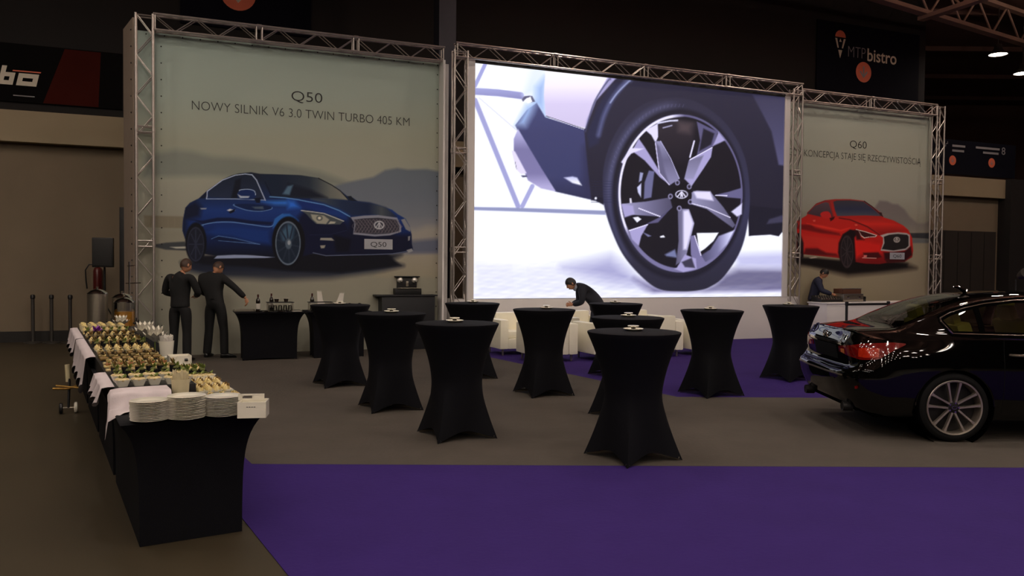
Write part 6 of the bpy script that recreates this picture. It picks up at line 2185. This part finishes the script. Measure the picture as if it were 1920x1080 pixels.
def patch(name, P, m, off=.004, mirror=True, parent=car, thick=0.0):
    """a panel lying just outside the body surface"""
    def offset(P, o):
        du = np.gradient(P, axis=0)
        dv = np.gradient(P, axis=1)
        n = np.cross(du, dv)
        n /= np.linalg.norm(n, axis=-1, keepdims=True) + 1e-9
        c = np.array([2.2, 0, .6])
        s = np.sign(((P - c) * n).sum(-1).mean())
        return P + n * o * s
    A = offset(P, off)
    B = offset(P, off - thick)
    res = []
    for k, (G, H2) in enumerate([(A, B), (both(A), both(B))] if mirror else [(A, B)]):
        mb = MB()
        mb.grid(G.tolist())
        if thick:
            for e, g in ((G[0], H2[0]), (G[-1], H2[-1]), (G[:, 0], H2[:, 0]), (G[:, -1], H2[:, -1])):
                mb.grid([e.tolist(), g.tolist()])
        res.append(mb.build(name, m, parent[k] if isinstance(parent, list) else parent, True, angle=50))
    return res
# side panes: surface found by height between belt and rail
def side_pane(x0, x1, zlo, zhi, n=40, k=8):
    xs = np.linspace(x0, x1, n)
    P = np.zeros((n, k, 3))
    vv = np.linspace(.6, 6.2, 60)
    for i, x in enumerate(xs):
        c = top_s(x, vv)[0]
        zz = np.linspace(zlo(x), zhi(x), k)
        P[i, :, 1] = np.interp(zz, c[:, 2], c[:, 1])
        P[i, :, 2] = zz
        P[i, :, 0] = x
    return P
lowf = lambda x: np.interp(x, [.95, .96, 1.03, 1.8, 2.6, 3.3], [1.17, 1.165, 1.045, 1.033, 1.015, 1.0])
upx = [.95, 1.05, 1.2, 1.4, 1.7, 2.1, 2.45, 2.75, 3.05, 3.28, 3.3]
upf = lambda x: np.interp(x, upx, [1.172, 1.225, 1.275, 1.32, 1.358, 1.368, 1.345, 1.275, 1.15, 1.035, 1.003])
for nm, a, b in (('quarter_window', .955, 1.30), ('rear_door_window', 1.33, 2.16), ('front_door_window', 2.24, 3.29)):
    P = side_pane(a, b, lowf, upf)
    for sgn in (1, -1):
        mb = MB()
        mb.grid((P if sgn > 0 else both(P)).tolist())
        mb.build(nm, M['car_glass'], car, True, angle=60)
for a, b in ((1.29, 1.34), (2.15, 2.25)):
    patch('window_pillar', side_pane(a, b, lowf, upf, 4), M['liner'], .004, thick=.02)
# chrome surround
for sgn in (-1, 1):
    pts = []
    def edge(x, z):
        c = top_s(x, np.linspace(.3, 6.6, 80))[0]
        return Vector((x, sgn * (np.interp(z, c[:, 2], c[:, 1]) + .004), z))
    for x in np.linspace(3.27, 1.03, 40):
        pts.append(edge(x, float(lowf(x)) - .006))
    for x, z in ((.99, 1.09), (.955, 1.15), (.955, 1.178)):
        pts.append(edge(x, z))
    for x in np.linspace(.98, 3.27, 60):
        pts.append(edge(x, float(upf(x)) + .006))
    MB().tube(pts, .009, 6, closed=True).build('window_surround', M['chrome'], car, True)
    N = len(pts)
    rows = []
    for i in range(N + 1):
        p, q, r_ = pts[i % N], pts[(i + 1) % N], pts[i - 1]
        tx, tz = q.x - r_.x, q.z - r_.z
        L_ = math.hypot(tx, tz) + 1e-9
        nx_, nz_ = tz / L_, -tx / L_
        row = []
        for o_ in (-.026, -.012, 0, .012, .026):
            e_ = edge(p.x + nx_ * o_, p.z + nz_ * o_)
            row.append(e_)
        rows.append(row)
    mb = MB()
    mb.grid(rows)
    mb.build('window_frame', M['liner'], car, True)
# glass front and rear
def across(x0, x1, vlo, nx=20, nv=14):
    xs = np.linspace(x0, x1, nx)
    P = top_s(xs, np.linspace(vlo, 10, nv))
    Q = both(P)[:, ::-1][:, 1:]
    return np.concatenate([P, Q], 1)
patch('rear_window', across(.655, 1.33, 6.2), M['car_glass'], .002, mirror=False)
patch('windscreen', across(2.74, 3.46, 6.0), M['car_glass'], .002, mirror=False)
# tail lamps wrap round the rear corner
def on_wall(t, z):
    vv = np.linspace(0, 7, 120)
    c = wall_s([t], vv)[0]
    k = np.argsort(c[40:, 2])
    cz = c[40:][k]
    return np.array([np.interp(z, cz[:, 2], cz[:, i]) for i in range(3)])
def lamp_patch(ts, zl, zu, n=34, k=9):
    T = np.linspace(ts[0], ts[-1], n)
    P = np.zeros((n, k, 3))
    for i, t in enumerate(T):
        a, b = np.interp(t, ts, zl), np.interp(t, ts, zu)
        for j, z in enumerate(np.linspace(a, b, k)):
            P[i, j] = on_wall(t, z)
    return P
t1_, t2_, t3_, t4_, t5_ = RT[1], RT[2], RT[3], RT[4], RT[5]
TLs = [t1_ - .03, t2_, t3_, t4_ - .03, t4_ + .10, t5_ - .08]
TLP = lamp_patch(TLs, [.815, .785, .772, .785, .87, .93], [.872, .905, .93, .94, .95, .942])
tl = patch('tail_lamp', TLP, M['tail_red'], .008, thick=.012)
bb = lamp_patch([t1_ + .02, t1_ + .11], [.815, .805], [.85, .855], 6, 5)
q = patch('reversing_lamp', bb, M['tail_clear'], .011, parent=tl)
bb = lamp_patch([t3_ - .05, t3_ + .03, t4_ - .03], [.80, .795, .805], [.88, .89, .89], 14, 6)
patch('brake_lamp', bb, mat('bright_red_lamp_cell', (176, 40, 18), .15, vary=.4, scale=50, coat=1.0), .010, parent=tl)
# chrome bar and dark recess between the lamps, licence panel, lower bar
def tail_band(z0, z1, t_end, off, m, name, n=30, k=5):
    # one piece right across the tail
    T = np.linspace(0, t_end, n)
    P = np.zeros((n, k, 3))
    for i, t in enumerate(T):
        for j, z in enumerate(np.linspace(z0, z1, k)):
            P[i, j] = on_wall(t, z)
    P = np.concatenate([both(P)[::-1], P[1:]], 0)
    return patch(name, P, m, off, mirror=False, thick=.01)
tail_band(.888, .915, RT[1] + .04, .012, M['chrome'], 'chrome_strip')
tail_band(.735, .875, RT[1] - .10, .003, M['trim_dark'], 'licence_recess')
tail_band(.60, .615, RT[2] - .05, .006, M['steel'], 'bumper_line')
# oval badge, letters
def tail_pt(w, z, o=.012):
    t = np.interp(w, [0, .42, .64], RT[:3])
    p = on_wall(t, z)
    return Vector((p[0] - o, p[1], p[2]))
mb = MB()
mb.tube([tail_pt(0, .965) + Vector((0, .068 * math.cos(a), .036 * math.sin(a))) for a in [2 * PI * k / 24 for k in range(24)]], .007, 6, closed=True)
for s in (-1, 1):
    mb.tube([tail_pt(0, .965) + Vector((0, s * .04, -.028)), tail_pt(0, .965) + Vector((0, s * .004, .018))], .008, 6)
mb.build('badge', M['chrome'], car, True)
mb = MB()
def stroke(w, z, pts):
    mb.tube([tail_pt(0, z, .0) + Vector((-.0, 0, 0)) * 0 + (tail_pt(max(0, w), z + b) - tail_pt(0, z)) + Vector((-.0, a, 0)) for a, b in pts], .004, 5)
for k, gl in enumerate(([(0, .045), (-.03, .045), (-.012, .025), (-.03, .022), (-.03, .004), (0, .0)], [(-.006, 0), (-.002, .004)], [(0, 0), (-.03, 0), (-.03, .045), (0, .045), (0, 0)], [(-.012, .045), (-.012, .0), (-.026, 0)])):
    w0 = .40 + (0, .042, .056, .096)[k]
    mb.tube([tail_pt(w0 - a if False else w0 + (-a), .945 + b, .006) * 1.0 for a, b in gl], .0035, 5)
bg = mb
bgv = [(x, -y, z) for x, y, z in bg.v]
bg.v = bgv
bg.build('model_letters', M['chrome'], car)
# reflectors, exhausts, handles, sill, underside
for s in (-1, 1):
    p = on_wall(RT[3] - .02, .47)
    MB().box((p[0] - .004, s * p[1], p[2]), (.02, .07, .025), Matrix.Rotation(s * .75, 3, 'Z')).build('reflector', M['tail_red'], car, bevel=.004)
    pipe = MB()
    pipe.lathe([(.035, .0), (.046, -.005), (.05, .01), (.05, .09), (.035, .09), (.035, .0)], 20, (.075, s * .555, .282), Matrix.Rotation(PI / 2, 3, 'Y'))
    pipe.build('exhaust_tip', M['rim_dark'], car, True)
    for x in (1.62, 2.62):
        c = wall_s([np.interp(x, [1.07, 1.6, 2.2, 2.9], RT[6:10])], [6.0])[0, 0]
        h = MB()
        h.tube([(x - .1, s * (c[1] + .004), c[2]), (x - .07, s * (c[1] + .035), c[2]), (x + .07, s * (c[1] + .035), c[2] - .004), (x + .1, s * (c[1] + .004), c[2] - .004)], [.009, .014, .014, .009], 8)
        h.build('door_handle', M['chrome'], car, True)
    for x0 in (1.47, 2.2, 3.3):                                 # shut lines of the doors
        tq = np.interp(x0, [1.07, 1.6, 2.2, 2.9, 3.4], RT[6:11])
        L = wall_s([tq], np.linspace(1.4, 7, 24))[0]
        MB().tube([Vector((p[0], s * (p[1] + .0005), p[2])) for p in L], .0035, 4).build('door_seam', M['trim_dark'], car)
    mm = MB()
    mm.ball((3.02, s * .99, 1.03), (.09, .10, .07), 14, 9)
    mm.tube([(3.08, s * .84, .99), (3.05, s * .93, 1.0)], .025, 8)
    mm.build('wing_mirror', M['paint'], car, True)
    for wx in WHX:
        MB().tube([(wx + ARCH * math.cos(a), s * (.893), WHZ + ARCH * math.sin(a)) for a in np.linspace(.05, PI - .05, 40)], .008, 6).build('arch_lip', M['paint'], car, True)
        MB().lathe([(.0, .55), (ARCH + .008, .55), (ARCH + .008, .885)], 40, (wx, 0, WHZ), Matrix.Rotation(-s * PI / 2, 3, 'X'), False).build('arch_liner', M['liner'], car, True)
un = MB()
un.box((2.4, 0, .235), (4.2, 1.56, .05))
un.box((.36, 0, .30), (.36, 1.3, .10))
un.build('underbody', M['liner'], car)
# lip along the deck edge
L = [Vector(p) for p in STC[0]]
pts = [Vector((p.x, p.y, p.z + .002)) for p in L] + [Vector((p.x, -p.y, p.z + .002)) for p in L[::-1][1:]]
MB().tube(pts, .012, 8).build('deck_lip', M['paint'], car, True)
MB().tube([(1.55, 0, 1.43), (1.47, 0, 1.475), (1.42, 0, 1.478)], [.03, .014, .006], 8).build('antenna_fin', M['paint'], car, True)
# wheels
def wheel(wx, s):
    Rm = Matrix.Rotation(-s * PI / 2, 3, 'X')
    yo = .895                                                   # outer face
    e = bpy.data.objects.new('wheel', None)
    COL.objects.link(e)
    e.parent = car
    e.location = (wx, s * yo, WHZ)
    def b(mb, nm, m):
        return mb.build(nm, m, e, True, angle=45)
    b(MB().lathe([(.262, -.22), (.30, -.225), (.326, -.21), (.334, -.17), (.334, -.05), (.326, -.015), (.30, .0), (.27, -.004), (.262, -.012)], 64, M=Rm, caps=False), 'tyre', M['tyre'])
    b(MB().lathe([(.262, -.012), (.266, -.002), (.262, .004), (.250, .002), (.244, -.012), (.240, -.20), (.262, -.22)], 64, M=Rm, caps=False), 'rim', M['rim'])
    b(MB().lathe([(.0, -.12), (.238, -.12), (.238, -.10), (.17, -.095), (.0, -.09)], 40, M=Rm), 'brake_disc', M['rim_dark'])
    for k in range(5):
        for q in (-1, 1):
            a = 2 * PI * k / 5 + PI / 2 + .02
            a1 = a + q * .245
            hub = a + q * .42
            d0 = Vector((.052 * math.cos(hub), .052 * math.sin(hub), 0))
            d1 = Vector((.246 * math.cos(a1), .246 * math.sin(a1), 0))
            t = (d1 - d0).normalized()
            n = Vector((-t.y, t.x, 0))
            mb = MB()
            rows = []
            for u, wv, zf in ((0, .013, -.018), (.4, .011, -.012), (.8, .013, -.006), (1.0, .019, -.004)):
                c = d0 + (d1 - d0) * u
                rows.append([Rm @ (c + n * wv + Vector((0, 0, zf - .03))), Rm @ (c + n * wv * .7 + Vector((0, 0, zf))), Rm @ (c - n * wv * .7 + Vector((0, 0, zf))), Rm @ (c - n * wv + Vector((0, 0, zf - .03)))])
            mb.grid(rows, wrap=True)
            mb.add(rows[0], [(0, 1, 2, 3)])
            mb.add(rows[-1], [(3, 2, 1, 0)])
            mb.build('spoke', M['rim'], e)
    b(MB().lathe([(.0, -.008), (.03, -.01), (.034, -.018), (.055, -.022), (.06, -.06), (.0, -.06)], 30, M=Rm), 'hub_cap', M['rim_dark'])
    mb = MB()
    mb.tube([Rm @ Vector((.022 * math.cos(a), .015 * math.sin(a), -.006)) for a in [2 * PI * k / 16 for k in range(16)]], .003, 5, closed=True)
    mb.build('hub_badge', M['chrome'], e)
    for k in range(5):
        a = 2 * PI * k / 5
        mb = MB()
        mb.lathe([(.0, 0), (.009, 0), (.009, -.02), (.0, -.02)], 8, Rm @ Vector((.045 * math.cos(a), .045 * math.sin(a), -.012)), Rm)
        mb.build('wheel_nut', M['chrome'], e)
for wx in WHX:
    for s in (-1, 1):
        wheel(wx, s)
# cabin
def seat(x, y, bench=False):
    mb = MB()
    w = 1.2 if bench else .5
    mb.box((x, y, .50), (.52, w, .16))
    rot = Matrix.Rotation(-.30, 3, 'Y')
    mb.box((x - .30, y, .83), (.15, w, .62), rot)
    for yy in ((-.38, 0.38) if bench else (0,)):
        mb.box((x - .42, y + yy, 1.19), (.09, .26, .17), rot)
    return mb.build('seat', M['seat'], car, bevel=.04)
seat(1.62, 0, True)
seat(2.62, .37)
seat(2.62, -.37)
fl = MB()
fl.box((2.1, 0, .34), (2.9, 1.5, .08))
fl.box((.95, 0, .98), (.5, 1.2, .04))
fl.box((3.3, 0, .82), (.45, 1.4, .28))
fl.build('cabin_floor', M['cabin'], car, bevel=.01)
MB().tube([(2.98 + .06 * math.sin(a), .37 + .18 * math.cos(a), .90 + .17 * math.sin(a)) for a in [2 * PI * k / 24 for k in range(24)]], .014, 8, closed=True).build('steering_wheel', M['cabin'], car, True)
# nose, mostly beyond the frame
for s in (-1, 1):
    P = lamp_patch([RT[12] + .02, RT[13], RT[14] - .1], [.70, .66, .66], [.80, .75, .72], 14, 5)
patch('head_lamp', P, M['clear'], .006, thick=.01)
def nose_band(z0, z1, a, off, m, name):
    T = np.linspace(RT[-1] - a, RT[-1], 16)
    P = np.array([[on_wall(t, z) for z in np.linspace(z0, z1, 6)] for t in T])
    P = np.concatenate([P, both(P)[::-1][1:]], 0)
    return patch(name, P, m, off, mirror=False, thick=.01)
nose_band(.42, .70, .42, .004, M['trim_dark'], 'grille')
nose_band(.70, .715, .44, .010, M['chrome'], 'grille_bar')
